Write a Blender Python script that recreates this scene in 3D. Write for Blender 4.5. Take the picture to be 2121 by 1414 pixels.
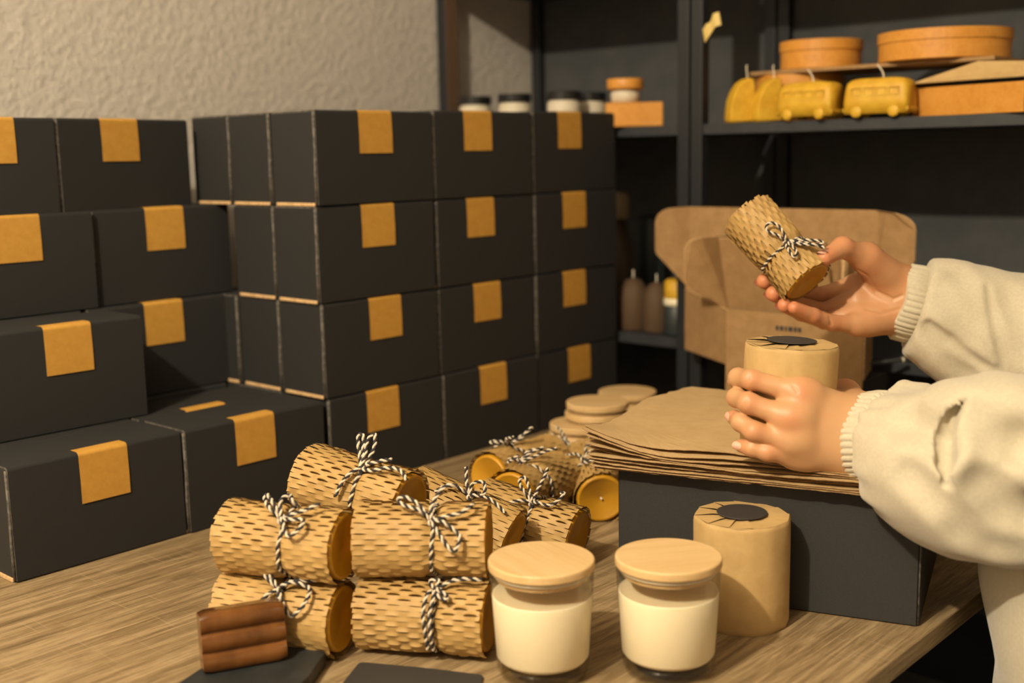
import bpy, bmesh, math, random
import numpy as np
from mathutils import Vector, Matrix, Quaternion
random.seed(7); np.random.seed(7)
for o in list(bpy.data.objects): bpy.data.objects.remove(o, do_unlink=True)
SC = bpy.context.scene
COL = SC.collection

# ------------------------------------------------------------------ camera
H = 0.115                                   # height of one black mailer box; table top is z = 0
FPX, PITCH, ROLL, CAMZ = 2414.0, 0.15962, -0.01956, 3.4933 * H
CX, CY = 1060.5, 707.0
fw = np.array([0, math.cos(PITCH), -math.sin(PITCH)])
_u = np.array([0, math.sin(PITCH), math.cos(PITCH)]); _r = np.array([1.0, 0, 0])
rt = math.cos(ROLL) * _r + math.sin(ROLL) * _u
up = math.cos(ROLL) * _u - math.sin(ROLL) * _r
CAM = np.array([0, 0, CAMZ])
cd = bpy.data.cameras.new('camera'); cam = bpy.data.objects.new('camera', cd); COL.objects.link(cam)
cd.sensor_width = 36; cd.lens = 36 * FPX / 2121; cd.clip_start = 0.05
cam.matrix_world = Matrix(((rt[0], up[0], -fw[0], 0), (rt[1], up[1], -fw[1], 0), (rt[2], up[2], -fw[2], CAMZ), (0, 0, 0, 1)))
cd.dof.use_dof = True; cd.dof.focus_distance = 1.07; cd.dof.aperture_fstop = 3.6
SC.camera = cam

# room axes: U runs along the row of boxes (receding right), V into the table towards the wall
A = 0.83626
E1 = np.array([math.cos(A), math.sin(A), 0]); E2 = np.array([-math.sin(A), math.cos(A), 0])
ORG = np.array([-1.9509 * H, 11.8833 * H, 0])
def W(u, v, z=0.0): return ORG + E1 * u + E2 * v + np.array([0, 0, z])      # metres
def ray(x, y): return fw + rt * (x - CX) / FPX + up * (CY - y) / FPX
def at_z(x, y, z): d = ray(x, y); return CAM + d * (z - CAMZ) / d[2]
def at_d(x, y, dep): return CAM + ray(x, y) * dep
def at_u(x, y, u): d = ray(x, y); return CAM + d * (np.dot(W(u, 0) - CAM, E1) / np.dot(d, E1))
def uv(p): q = np.asarray(p) - ORG; return np.array([q @ E1, q @ E2, q[2]])

# ------------------------------------------------------------------ light, world, exposure
vs = SC.view_settings; vs.view_transform = 'Standard'; vs.look = 'None'; vs.exposure = 0.0; vs.gamma = 1.0; vs.use_curve_mapping = False
w = bpy.data.worlds.new('world'); SC.world = w; w.use_nodes = True
w.node_tree.nodes['Background'].inputs[0].default_value = (0.80, 0.90, 1.0, 1)
w.node_tree.nodes['Background'].inputs[1].default_value = 0.15
def lamp(name, pos, energy, color, size):
    l = bpy.data.lights.new(name, 'POINT'); l.energy = energy; l.color = color; l.shadow_soft_size = size
    o = bpy.data.objects.new(name, l); COL.objects.link(o); o.location = pos; return o
lamp('ceiling_lamp_light', W(-14.1 * H, -6.0 * H, 13 * H), 180, (1.0, 0.862, 0.645), 0.032)
lamp('fill_light', W(-4.0 * H, -26 * H, 15 * H), 9, (1.0, 0.88, 0.72), 0.25)  # added fill to lift the shadows, not a lamp of the room

# ------------------------------------------------------------------ materials
def mat(name, col, rough=0.7, **k):
    m = bpy.data.materials.new(name); m.use_nodes = True
    b = m.node_tree.nodes['Principled BSDF']
    b.inputs['Base Color'].default_value = (*col, 1); b.inputs['Roughness'].default_value = rough
    for n, v in k.items(): b.inputs[n.replace('_', ' ')].default_value = v
    return m
def N(m, t, **k):
    n = m.node_tree.nodes.new(t)
    for a, v in k.items(): setattr(n, a, v)
    return n
def L(m, a, b): m.node_tree.links.new(a, b)
def bsdf(m): return m.node_tree.nodes['Principled BSDF']
def noise_mix(m, c1, c2, scale, detail=4, lo=0.35, hi=0.65, stretch=(1, 1, 1), coord='Object', bump=0.0, bdist=0.001, rough=0.6):
    tc = N(m, 'ShaderNodeTexCoord'); mp = N(m, 'ShaderNodeMapping'); mp.inputs['Scale'].default_value = stretch
    ns = N(m, 'ShaderNodeTexNoise'); ns.inputs['Scale'].default_value = scale; ns.inputs['Detail'].default_value = detail; ns.inputs['Roughness'].default_value = rough
    cr = N(m, 'ShaderNodeValToRGB'); cr.color_ramp.elements[0].position = lo; cr.color_ramp.elements[1].position = hi
    cr.color_ramp.elements[0].color = (*c1, 1); cr.color_ramp.elements[1].color = (*c2, 1)
    L(m, tc.outputs[coord], mp.inputs[0]); L(m, mp.outputs[0], ns.inputs[0]); L(m, ns.outputs[0], cr.inputs[0]); L(m, cr.outputs[0], bsdf(m).inputs['Base Color'])
    if bump:
        bp = N(m, 'ShaderNodeBump'); bp.inputs['Strength'].default_value = bump; bp.inputs['Distance'].default_value = bdist
        L(m, ns.outputs[0], bp.inputs['Height']); L(m, bp.outputs[0], bsdf(m).inputs['Normal'])
    return ns, cr, mp
M = {}
M['black'] = mat('black_card', (.02, .02, .02), .78); noise_mix(M['black'], (.0100, .0098, .0094), (.0155, .0150, .0142), 900, 3, .3, .7, bump=.25, bdist=.0004)
M['bigblack'] = mat('black_card_large', (.02, .02, .02), .75); noise_mix(M['bigblack'], (.0165, .0158, .0150), (.0250, .0238, .0222), 900, 3, .3, .7, bump=.25, bdist=.0004)
M['worn'] = mat('worn_fold', (.085, .08, .07), .8); noise_mix(M['worn'], (.04, .037, .033), (.16, .14, .115), 150, 4, .35, .7)
M['rawedge'] = mat('raw_card_edge', (.45, .27, .12), .85); noise_mix(M['rawedge'], (.45, .28, .12), (.66, .44, .22), 300, 3)
M['sticker'] = mat('sticker_paper', (.55, .27, .045), .62); noise_mix(M['sticker'], (.47, .24, .034), (.54, .285, .047), 90, 5)
M['emboss'] = mat('sticker_seal', (.45, .21, .035), .6)
M['wall'] = mat('plaster', (.46, .41, .35), .9); noise_mix(M['wall'], (.50, .455, .40), (.545, .50, .44), 85, 5, bump=.75, bdist=.005)
M['floor'] = mat('floor_wood', (.07, .05, .035), .5); noise_mix(M['floor'], (.05, .035, .025), (.09, .065, .045), 8, 5, stretch=(1, 8, 1))
M['shelf'] = mat('shelf_black', (.016, .018, .021), .55); noise_mix(M['shelf'], (.020, .023, .028), (.029, .032, .037), 40, 4)
M['shelfback'] = mat('shelf_back_panel', (.05, .052, .053), .8); noise_mix(M['shelfback'], (.046, .050, .052), (.062, .062, .062), 25, 4)
M['metal'] = mat('black_metal', (.024, .026, .030), .45, Metallic=.3)
M['postglow'] = mat('post_warm_reflection', (.12, .07, .04), .6)  # warm reflection on the black post, put into the colour
M['kraft'] = mat('kraft_paper', (.5, .32, .14), .75); noise_mix(M['kraft'], (.44, .285, .108), (.515, .345, .142), 70, 6, .3, .7, bump=.2, bdist=.0008)
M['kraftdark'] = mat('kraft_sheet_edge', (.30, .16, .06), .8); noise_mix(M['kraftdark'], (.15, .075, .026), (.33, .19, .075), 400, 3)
M['sheet'] = mat('kraft_sheet', (.5, .34, .17), .8); noise_mix(M['sheet'], (.44, .295, .13), (.51, .35, .168), 40, 6, .3, .7, bump=.15, bdist=.001)
M['card'] = mat('corrugated_card', (.36, .21, .085), .85); noise_mix(M['card'], (.285, .165, .064), (.355, .21, .088), 60, 5)
M['seal'] = mat('dark_round_label', (.035, .031, .028), .6); noise_mix(M['seal'], (.032, .028, .026), (.042, .037, .033), 500, 2)
M['comb'] = mat('honeycomb_paper', (.54, .35, .14), .62); noise_mix(M['comb'], (.355, .212, .063), (.47, .295, .10), 55, 6, .3, .7, bump=.12, bdist=.0008)
M['comb_edge'] = mat('paper_cut_edge', (.3, .16, .06), .8)
M['amber'] = mat('beeswax', (.55, .27, .02), .42, Subsurface_Weight=.18, Subsurface_Scale=.006); bsdf(M['amber']).inputs['Subsurface Radius'].default_value = (1, .5, .1)
noise_mix(M['amber'], (.42, .20, .008), (.53, .265, .013), 25, 3)
M['twblack'] = mat('twine_black', (.022, .02, .022), .85)
M['twwhite'] = mat('twine_white', (.62, .53, .40), .85)
M['wick'] = mat('wick_cotton', (.75, .68, .55), .9)
M['cream'] = mat('soy_wax', (.86, .77, .55), .45, Subsurface_Weight=.3, Subsurface_Scale=.01); bsdf(M['cream']).inputs['Subsurface Radius'].default_value = (1, .8, .5)
M['ring'] = mat('silicone_ring', (.72, .66, .52), .3)
M['soap'] = mat('amber_soap', (.12, .045, .012), .17, Subsurface_Weight=.25, Subsurface_Scale=.01, Transmission_Weight=.12); bsdf(M['soap']).inputs['Subsurface Radius'].default_value = (1, .35, .1)
noise_mix(M['soap'], (.10, .036, .008), (.20, .078, .016), 30, 3)
M['slate'] = mat('slate', (.016, .018, .018), .5); noise_mix(M['slate'], (.013, .015, .015), (.024, .026, .026), 60, 6, bump=.4, bdist=.001)
M['darkcard'] = mat('dark_tag_card', (.03, .027, .024), .65)
M['cloth'] = mat('cream_fleece', (.69, .58, .40), .95); noise_mix(M['cloth'], (.485, .43, .315), (.54, .485, .36), 350, 3, bump=.35, bdist=.0006)
bsdf(M['cloth']).inputs['Sheen Weight'].default_value = .25
M['trouser'] = mat('dark_denim', (.02, .022, .03), .9); noise_mix(M['trouser'], (.018, .02, .027), (.028, .03, .04), 300, 3)
M['hair'] = mat('brown_hair', (.05, .028, .016), .55); noise_mix(M['hair'], (.035, .02, .011), (.075, .042, .024), 90, 4, stretch=(1, 1, .1))
M['nail'] = mat('nail', (.72, .40, .29), .3)
M['skin'] = mat('skin', (.62, .34, .2), .48, Subsurface_Weight=.22, Subsurface_Scale=.006)
bsdf(M['skin']).inputs['Subsurface Radius'].default_value = (1, .4, .2)
def _skin():
    m = M['skin']; at = N(m, 'ShaderNodeAttribute', attribute_name='blush')
    cr = N(m, 'ShaderNodeValToRGB'); cr.color_ramp.elements[0].color = (.53, .30, .145, 1); cr.color_ramp.elements[1].color = (.56, .165, .075, 1)
    tc = N(m, 'ShaderNodeTexCoord'); ns = N(m, 'ShaderNodeTexNoise'); ns.inputs['Scale'].default_value = 70; ns.inputs['Detail'].default_value = 5
    mm = N(m, 'ShaderNodeMath', operation='MULTIPLY_ADD'); mm.inputs[1].default_value = .25; 
    ms = N(m, 'ShaderNodeMath', operation='SUBTRACT'); ms.inputs[1].default_value = .12
    L(m, tc.outputs['Object'], ns.inputs[0]); L(m, ns.outputs[0], mm.inputs[0]); L(m, at.outputs['Fac'], mm.inputs[2]); L(m, mm.outputs[0], ms.inputs[0]); L(m, ms.outputs[0], cr.inputs[0])
    L(m, cr.outputs[0], bsdf(m).inputs['Base Color'])
    n2 = N(m, 'ShaderNodeTexNoise'); n2.inputs['Scale'].default_value = 700; n2.inputs['Detail'].default_value = 3
    bp = N(m, 'ShaderNodeBump'); bp.inputs['Strength'].default_value = .12; bp.inputs['Distance'].default_value = .0006
    L(m, tc.outputs['Object'], n2.inputs[0]); L(m, n2.outputs[0], bp.inputs['Height']); L(m, bp.outputs[0], bsdf(m).inputs['Normal'])
_skin()
def wood(name, c1, c2, c3, scale, rough=.5, axis=0, dist=3.0, bump=.15):
    m = mat(name, c2, rough); tc = N(m, 'ShaderNodeTexCoord'); mp = N(m, 'ShaderNodeMapping')
    s = [scale] * 3; s[axis] = scale * .06; mp.inputs['Scale'].default_value = s
    n1 = N(m, 'ShaderNodeTexNoise'); n1.inputs['Scale'].default_value = 1; n1.inputs['Detail'].default_value = 8; n1.inputs['Roughness'].default_value = .68; n1.inputs['Distortion'].default_value = dist * .2
    n2 = N(m, 'ShaderNodeTexNoise'); n2.inputs['Scale'].default_value = 9; n2.inputs['Detail'].default_value = 4
    ad = N(m, 'ShaderNodeMath', operation='MULTIPLY_ADD'); ad.inputs[1].default_value = .35
    cr = N(m, 'ShaderNodeValToRGB'); e = cr.color_ramp.elements; e[0].position = .44; e[0].color = (*c1, 1); e[1].position = .82; e[1].color = (*c3, 1)
    x = e.new(.62); x.color = (*c2, 1)
    L(m, tc.outputs['Object'], mp.inputs[0]); L(m, mp.outputs[0], n1.inputs[0]); L(m, mp.outputs[0], n2.inputs[0]); L(m, n2.outputs[0], ad.inputs[0]); L(m, n1.outputs[0], ad.inputs[2]); L(m, ad.outputs[0], cr.inputs[0]); L(m, cr.outputs[0], bsdf(m).inputs['Base Color'])
    bp = N(m, 'ShaderNodeBump'); bp.inputs['Strength'].default_value = bump; bp.inputs['Distance'].default_value = .001
    L(m, ad.outputs[0], bp.inputs['Height']); L(m, bp.outputs[0], bsdf(m).inputs['Normal'])
    return m
M['oak'] = wood('oak_laminate', (.075, .048, .021), (.205, .138, .066), (.38, .275, .148), 95, .5, 0, 4, .6)
def _scratch():
    m = M['oak']; b = bsdf(m); src = b.inputs['Base Color'].links[0].from_socket
    tc = N(m, 'ShaderNodeTexCoord'); mp = N(m, 'ShaderNodeMapping'); mp.inputs['Scale'].default_value = (420, 14, 1); ns = N(m, 'ShaderNodeTexNoise'); ns.inputs['Scale'].default_value = 1; ns.inputs['Detail'].default_value = 2
    mr = N(m, 'ShaderNodeMapRange'); mr.inputs[1].default_value = .62; mr.inputs[2].default_value = .74; mr.inputs[3].default_value = 0; mr.inputs[4].default_value = .24
    mx = N(m, 'ShaderNodeMixRGB'); mx.inputs[2].default_value = (.50, .39, .24, 1)
    L(m, tc.outputs['Object'], mp.inputs[0]); L(m, mp.outputs[0], ns.inputs[0]); L(m, ns.outputs[0], mr.inputs[0]); L(m, mr.outputs[0], mx.inputs[0]); L(m, src, mx.inputs[1]); L(m, mx.outputs[0], b.inputs['Base Color'])
_scratch()
M['beech'] = wood('beech', (.50, .32, .13), (.60, .40, .18), (.66, .46, .23), 60, .5, 0, 2, .1)
M['pine'] = wood('orange_pine', (.46, .185, .022), (.58, .25, .034), (.64, .30, .055), 30, .5, 0, 3, .1)
def glass(name, tint):
    m = bpy.data.materials.new(name); m.use_nodes = True; nt = m.node_tree; nt.nodes.clear()
    out = N(m, 'ShaderNodeOutputMaterial'); mx = N(m, 'ShaderNodeMixShader'); lw = N(m, 'ShaderNodeLayerWeight'); pw = N(m, 'ShaderNodeMath', operation='POWER'); pw.inputs[1].default_value = 4.5
    fr = N(m, 'ShaderNodeMath', operation='MULTIPLY_ADD'); fr.inputs[1].default_value = .6; fr.inputs[2].default_value = .03; L(m, lw.outputs['Facing'], pw.inputs[0]); L(m, pw.outputs[0], fr.inputs[0])
    tr = N(m, 'ShaderNodeBsdfTransparent'); tr.inputs[0].default_value = (*tint, 1); gl = N(m, 'ShaderNodeBsdfGlossy'); gl.inputs['Roughness'].default_value = .03
    L(m, fr.outputs[0], mx.inputs[0]); L(m, tr.outputs[0], mx.inputs[1]); L(m, gl.outputs[0], mx.inputs[2]); L(m, mx.outputs[0], out.inputs[0]); return m
M['glass'] = glass('clear_glass', (.965, .955, .93)); M['glassbase'] = glass('thick_glass_base', (.90, .88, .83))

# ------------------------------------------------------------------ mesh helpers
class MB:
    def __init__(s): s.v = []; s.f = []; s.m = []; s.sm = []
    def add(s, vs, fs, mi=0, smooth=False):
        o = len(s.v); s.v += [tuple(map(float, p)) for p in vs]
        for f in fs: s.f.append(tuple(o + i for i in f)); s.m.append(mi); s.sm.append(smooth)
    def box(s, c, d, mi=0, R=None):
        x, y, z = d[0] / 2, d[1] / 2, d[2] / 2
        P = [(-x, -y, -z), (x, -y, -z), (x, y, -z), (-x, y, -z), (-x, -y, z), (x, -y, z), (x, y, z), (-x, y, z)]
        if R is not None: P = [tuple(R @ Vector(p)) for p in P]
        s.add([(p[0] + c[0], p[1] + c[1], p[2] + c[2]) for p in P], [(0, 3, 2, 1), (4, 5, 6, 7), (0, 1, 5, 4), (1, 2, 6, 5), (2, 3, 7, 6), (3, 0, 4, 7)], mi)
    def lathe(s, prof, n=48, mi=0, smooth=True, c=(0, 0, 0), axis='z', closed=False):
        vs = []
        for r, h in prof:
            for i in range(n):
                a = 2 * math.pi * i / n; p = (r * math.cos(a), r * math.sin(a), h)
                if axis == 'x': p = (h, p[0], p[1])
                vs.append((p[0] + c[0], p[1] + c[1], p[2] + c[2]))
        fs = []
        for k in range(len(prof) - 1):
            for i in range(n):
                j = (i + 1) % n; fs.append((k * n + i, k * n + j, (k + 1) * n + j, (k + 1) * n + i))
        if not closed:
            if prof[0][0] > 1e-6: fs.append(tuple(range(n))[::-1])
            if prof[-1][0] > 1e-6: fs.append(tuple((len(prof) - 1) * n + i for i in range(n)))
        s.add(vs, fs, mi, smooth)
    def tube(s, pts, rad, n=8, mi=0, cap=True):
        P = np.array(pts, float); T = np.gradient(P, axis=0); T /= np.linalg.norm(T, axis=1)[:, None] + 1e-12
        nrm = np.cross(T[0], (0, 0, 1)); 
        if np.linalg.norm(nrm) < 1e-3: nrm = np.cross(T[0], (1, 0, 0))
        nrm /= np.linalg.norm(nrm); rings = []
        rad = np.broadcast_to(np.asarray(rad, float), (len(P),))
        for i in range(len(P)):
            nrm = nrm - T[i] * (nrm @ T[i]); nrm /= np.linalg.norm(nrm) + 1e-12; b = np.cross(T[i], nrm)
            for k in range(n):
                a = 2 * math.pi * k / n; rings.append(P[i] + (nrm * math.cos(a) + b * math.sin(a)) * rad[i])
        fs = [(i * n + k, i * n + (k + 1) % n, (i + 1) * n + (k + 1) % n, (i + 1) * n + k) for i in range(len(P) - 1) for k in range(n)]
        if cap: fs += [tuple(range(n))[::-1], tuple((len(P) - 1) * n + k for k in range(n))]
        s.add(rings, fs, mi, True)
    def prism(s, poly, z0, z1, mi=0, mside=None):
        n = len(poly); vs = [(x, y, z0) for x, y in poly] + [(x, y, z1) for x, y in poly]
        s.add(vs, [tuple(range(n))[::-1], tuple(range(n, 2 * n))], mi)
        s.add(vs, [(i, (i + 1) % n, n + (i + 1) % n, n + i) for i in range(n)], mi if mside is None else mside)
    def build(s, name, mats, parent=None, bevel=0, loc=None, mw=None, bseg=2):
        me = bpy.data.meshes.new(name); me.from_pydata(s.v, [], s.f)
        for m in (mats if isinstance(mats, (list, tuple)) else [mats]): me.materials.append(m)
        me.polygons.foreach_set('material_index', s.m); me.polygons.foreach_set('use_smooth', s.sm); me.update()
        if bevel:
            bm = bmesh.new(); bm.from_mesh(me); bmesh.ops.remove_doubles(bm, verts=bm.verts, dist=1e-6)
            ed = [e for e in bm.edges if len(e.link_faces) == 2 and e.calc_face_angle(0) > .5]
            bmesh.ops.bevel(bm, geom=ed, offset=bevel, segments=bseg, affect='EDGES', profile=.5, clamp_overlap=True); bm.to_mesh(me); bm.free()
        o = bpy.data.objects.new(name, me); COL.objects.link(o)
        if parent: o.parent = parent
        if loc is not None: o.location = loc
        if mw is not None: o.matrix_world = mw
        return o
def tag(o, label=None, cat=None, group=None, kind=None):
    for k, v in (('label', label), ('category', cat), ('group', group), ('kind', kind)):
        if v: o[k] = v
    return o
def thing(name, label, cat, loc=(0, 0, 0), rz=0, group=None, mw=None):
    o = bpy.data.objects.new(name, None); COL.objects.link(o); o.empty_display_size = .02
    if mw is not None: o.matrix_world = mw
    else: o.location = loc; o.rotation_euler = (0, 0, rz)
    return tag(o, label, cat, group)
def copy_thing(o, label=None, group=None):
    c = o.copy(); COL.objects.link(c)
    for ch in list(o.children):
        d = ch.copy(); COL.objects.link(d); d.parent = c
        for g in list(ch.children):
            e = g.copy(); COL.objects.link(e); e.parent = d
    if label: c['label'] = label
    if group: c['group'] = group
    return c
def frame(p, x, upv=(0, 0, 1)):                 # matrix with local X along x
    X = Vector(x).normalized(); Z = Vector(upv); Z = (Z - X * Z.dot(X)).normalized(); Y = Z.cross(X)
    m = Matrix((X, Y, Z)).transposed().to_4x4(); m.translation = Vector(p); return m
def crom(P, n=8, closed=False):
    P = [np.array(p, float) for p in P]; Q = [2 * P[0] - P[1]] + P + [2 * P[-1] - P[-2]]; out = []
    for i in range(1, len(Q) - 2):
        for t in np.linspace(0, 1, n, endpoint=False):
            a, b, c, d = Q[i - 1], Q[i], Q[i + 1], Q[i + 2]
            out.append(.5 * (2 * b + (c - a) * t + (2 * a - 5 * b + 4 * c - d) * t * t + (3 * b - a - 3 * c + d) * t ** 3))
    return np.array(out + [P[-1]])
def resample(P, step):
    P = np.array(P); s = np.r_[0, np.cumsum(np.linalg.norm(np.diff(P, axis=0), axis=1))]
    n = max(3, int(s[-1] / step) + 1); t = np.linspace(0, s[-1], n); return np.stack([np.interp(t, s, P[:, k]) for k in range(3)], 1)
def twine(mb, P, off=.00085, r=.00108, pitch=.0085, step=.0011, ph=0):
    P = resample(P, step); T = np.gradient(P, axis=0); T /= np.linalg.norm(T, axis=1)[:, None] + 1e-12
    nrm = np.cross(T[0], (0.3, .2, 1)); nrm /= np.linalg.norm(nrm); A_, B_ = [], []
    for i in range(len(P)):
        nrm = nrm - T[i] * (nrm @ T[i]); nrm /= np.linalg.norm(nrm) + 1e-12; b = np.cross(T[i], nrm)
        a = 2 * math.pi * i * step / pitch + ph; q = nrm * math.cos(a) + b * math.sin(a); A_.append(P[i] + q * off); B_.append(P[i] - q * off)
    mb.tube(A_, r, 6, 0); mb.tube(B_, r, 6, 1)
def struct(o, kind='structure'): o['kind'] = kind; return o
AZ = A
def rotz(a): return Matrix.Rotation(a, 4, 'Z')

# ------------------------------------------------------------------ SDF modelling (hands, body, clothing)
def cone(P, a, b, ra, rb):
    a = np.asarray(a, float); b = np.asarray(b, float); ba = b - a; t = np.clip(((P - a) @ ba) / (ba @ ba + 1e-12), 0, 1)
    return np.linalg.norm(P - a - t[:, None] * ba, axis=1) - (ra + (rb - ra) * t)
def smin(a, b, k):
    h = np.clip(.5 + .5 * (b - a) / k, 0, 1); return b + (a - b) * h - k * h * (1 - h)
def smax(a, b, k): return -smin(-a, -b, k)
def nets(fn, lo, hi, h):
    lo = np.array(lo); n = np.ceil((np.array(hi) - lo) / h).astype(int) + 1
    ax = [lo[i] + np.arange(n[i]) * h for i in range(3)]
    G = np.stack(np.meshgrid(*ax, indexing='ij'), -1).reshape(-1, 3)
    F = np.concatenate([fn(G[i:i + 400000]) for i in range(0, len(G), 400000)]).reshape(n)
    S = F < 0; c = [(i, j, k) for i in (0, 1) for j in (0, 1) for k in (0, 1)]
    def sub(arr, o): return arr[o[0]:n[0] - 1 + o[0], o[1]:n[1] - 1 + o[1], o[2]:n[2] - 1 + o[2]]
    cnt = sum(sub(S, o).astype(int) for o in c); act = (cnt > 0) & (cnt < 8)
    idx = -np.ones(act.shape, int); idx[act] = np.arange(act.sum()); cell = np.argwhere(act)
    acc = np.zeros((len(cell), 3)); num = np.zeros(len(cell)); ci = cell
    for a_ in range(8):
        for b_ in range(a_ + 1, 8):
            oa, ob = np.array(c[a_]), np.array(c[b_])
            if np.abs(oa - ob).sum() != 1: continue
            fa = F[tuple((ci + oa).T)]; fb = F[tuple((ci + ob).T)]; m = (fa < 0) != (fb < 0)
            t = np.where(m, fa / (fa - fb + 1e-20), 0); p = oa + t[:, None] * (ob - oa); acc[m] += p[m]; num[m] += 1
    V = lo + (cell + acc / num[:, None]) * h; faces = []
    for d in range(3):
        e = np.zeros(3, int); e[d] = 1; o1, o2 = [(1, 2), (2, 0), (0, 1)][d]
        sl = [slice(1, n[i] - 1) for i in range(3)]; sl[d] = slice(0, n[d] - 1); sl2 = list(sl); sl2[d] = slice(1, n[d])
        s0 = S[tuple(sl)]; s1 = S[tuple(sl2)]; ed = np.argwhere(s0 != s1)
        base = ed + np.array([0 if i == d else 1 for i in range(3)]); flip = s0[tuple(ed.T)]
        u1 = np.zeros(3, int); u1[o1] = 1; u2 = np.zeros(3, int); u2[o2] = 1
        q = np.stack([idx[tuple((base - u1 - u2).T)], idx[tuple((base - u2).T)], idx[tuple(base.T)], idx[tuple((base - u1).T)]], 1)
        q[~flip] = q[~flip][:, ::-1]; faces.append(q)
    return V, np.concatenate(faces)
def relax(V, Fq, it=2, lam=.5):
    for _ in range(it):
        acc = np.zeros_like(V); cn = np.zeros(len(V))
        for a_, b_ in ((0, 1), (1, 2), (2, 3), (3, 0)):
            np.add.at(acc, Fq[:, a_], V[Fq[:, b_]]); np.add.at(acc, Fq[:, b_], V[Fq[:, a_]]); np.add.at(cn, Fq[:, a_], 1); np.add.at(cn, Fq[:, b_], 1)
        V = V + lam * (acc / cn[:, None] - V)
    return V
def mesh_from(name, VFs, m, parent=None, attr=None):
    vs, fs, o = [], [], 0
    for V, Fq in VFs: vs.append(V); fs.append(Fq + o); o += len(V)
    V = np.concatenate(vs); Fq = np.concatenate(fs)
    me = bpy.data.meshes.new(name); me.from_pydata(V.tolist(), [], Fq.tolist()); me.materials.append(m)
    me.polygons.foreach_set('use_smooth', [True] * len(Fq))
    if attr is not None:
        a = me.attributes.new('blush', 'FLOAT', 'POINT'); a.data.foreach_set('value', attr(V).astype(np.float32))
    me.update(); ob = bpy.data.objects.new(name, me); COL.objects.link(ob)
    if parent: ob.parent = parent
    return ob
# ------------------------------------------------------------------ setting
def uvbox(name, u0, u1, v0, v1, z0, z1, m, parent=None, bevel=0, base=None):
    # box in room axes; the object's local axes are U,V,Z
    mb = MB(); c = ((u0 + u1) / 2, (v0 + v1) / 2, (z0 + z1) / 2)
    if parent is None:
        mb.box((0, 0, 0), (u1 - u0, v1 - v0, z1 - z0)); o = mb.build(name, m, None, bevel); o.location = W(*c); o.rotation_euler = (0, 0, AZ)
    else:
        b = base; mb.box((c[0] - b[0], c[1] - b[1], c[2] - b[2]), (u1 - u0, v1 - v0, z1 - z0)); o = mb.build(name, m, parent, bevel)
    return o
WV = 3.4 * H + .004          # wall plane (V)
SU0, SU1 = 5.10 * H, 7.46 * H  # shelf front / back (U)
struct(uvbox('wall_left', -3.2, SU1 + .02, WV, WV + .1, -.75, 1.75, M['wall']))
struct(uvbox('wall_back', SU1 + .02, SU1 + .12, -3.2, WV + .1, -.75, 1.75, M['wall']))
struct(uvbox('wall_front', -3.3, -3.2, -3.2, WV + .1, -.75, 1.75, M['wall']))
struct(uvbox('wall_right', -3.3, SU1 + .12, -3.3, -3.2, -.75, 1.75, M['wall']))
struct(uvbox('floor', -3.3, SU1 + .12, -3.3, WV + .1, -.80, -.75, M['floor']))
struct(uvbox('ceiling', -3.3, SU1 + .12, -3.3, WV + .1, 1.75, 1.80, M['wall']))

# table
TU0, TU1, TV0, TV1 = -1.30, 4.98 * H, -6.255 * H, WV - .004
tb = thing('work_table', 'oak-look work table in the foreground carrying the boxes and candles', 'table', W(0, -.3, -.75), AZ)
base = (0, -.3, -.75)
uvbox('tabletop', TU0, TU1, TV0, TV1, -.018, 0, M['oak'], tb, .0012, base)
for u in (TU0 + .06, TU1 - .06):
    for v in (TV0 + .05, TV1 - .05):
        uvbox('leg', u - .02, u + .02, v - .02, v + .02, -.75, -.018, M['metal'], tb, .002, base)
uvbox('apron', TU0 + .06, TU1 - .06, TV1 - .07, TV1 - .05, -.07, -.018, M['metal'], tb, 0, base)

# shelving units along the back wall
PW = .019
def shelf_unit(v0, v1, label, boards, extra_top=None):
    t = thing('shelving_unit', label, 'shelf', W(SU0, (v0 + v1) / 2, -.75), AZ); b = (SU0, (v0 + v1) / 2, -.75)
    for v in (v0, v1 - PW):
        for u in (SU0, SU1 - PW - .006):
            p = uvbox('post', u, u + PW, v, v + PW, -.75, 1.3, M['metal'], t, .001, b)
    for z in boards:
        uvbox('shelf_board', SU0 + .004, SU1 - .01, v0 + .004, v1 - .004, z - .015, z, M['shelf'], t, .001, b)
    uvbox('back_panel', SU1 - .008, SU1 - .002, v0 + .002, v1 - .002, -.75, 1.3, M['shelfback'], t, 0, b)
    return t
ZB, ZL_, ZT = .4385, .122, .695
SPLIT = -1.105 * H
su = shelf_unit(SPLIT + .002, WV - .008, 'black metal shelving unit touching the white wall, behind the dark boxes', (-.3, ZL_, ZB, ZT, .97))
uvbox('post_lit_side', SU0 + .002, SU0 + .030, WV - .008 - PW - .0015, WV - .008 - PW, -.75, 1.3, M['postglow'], su, 0, (SU0, (SPLIT + .002 + WV - .008) / 2, -.75))  # brown strip paints the warm light on the post's inner side
shelf_unit(-.84, SPLIT - .002, 'black metal shelving unit holding the yellow bus-shaped candles', (-.3, ZL_, ZB, ZT, .97))

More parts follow.
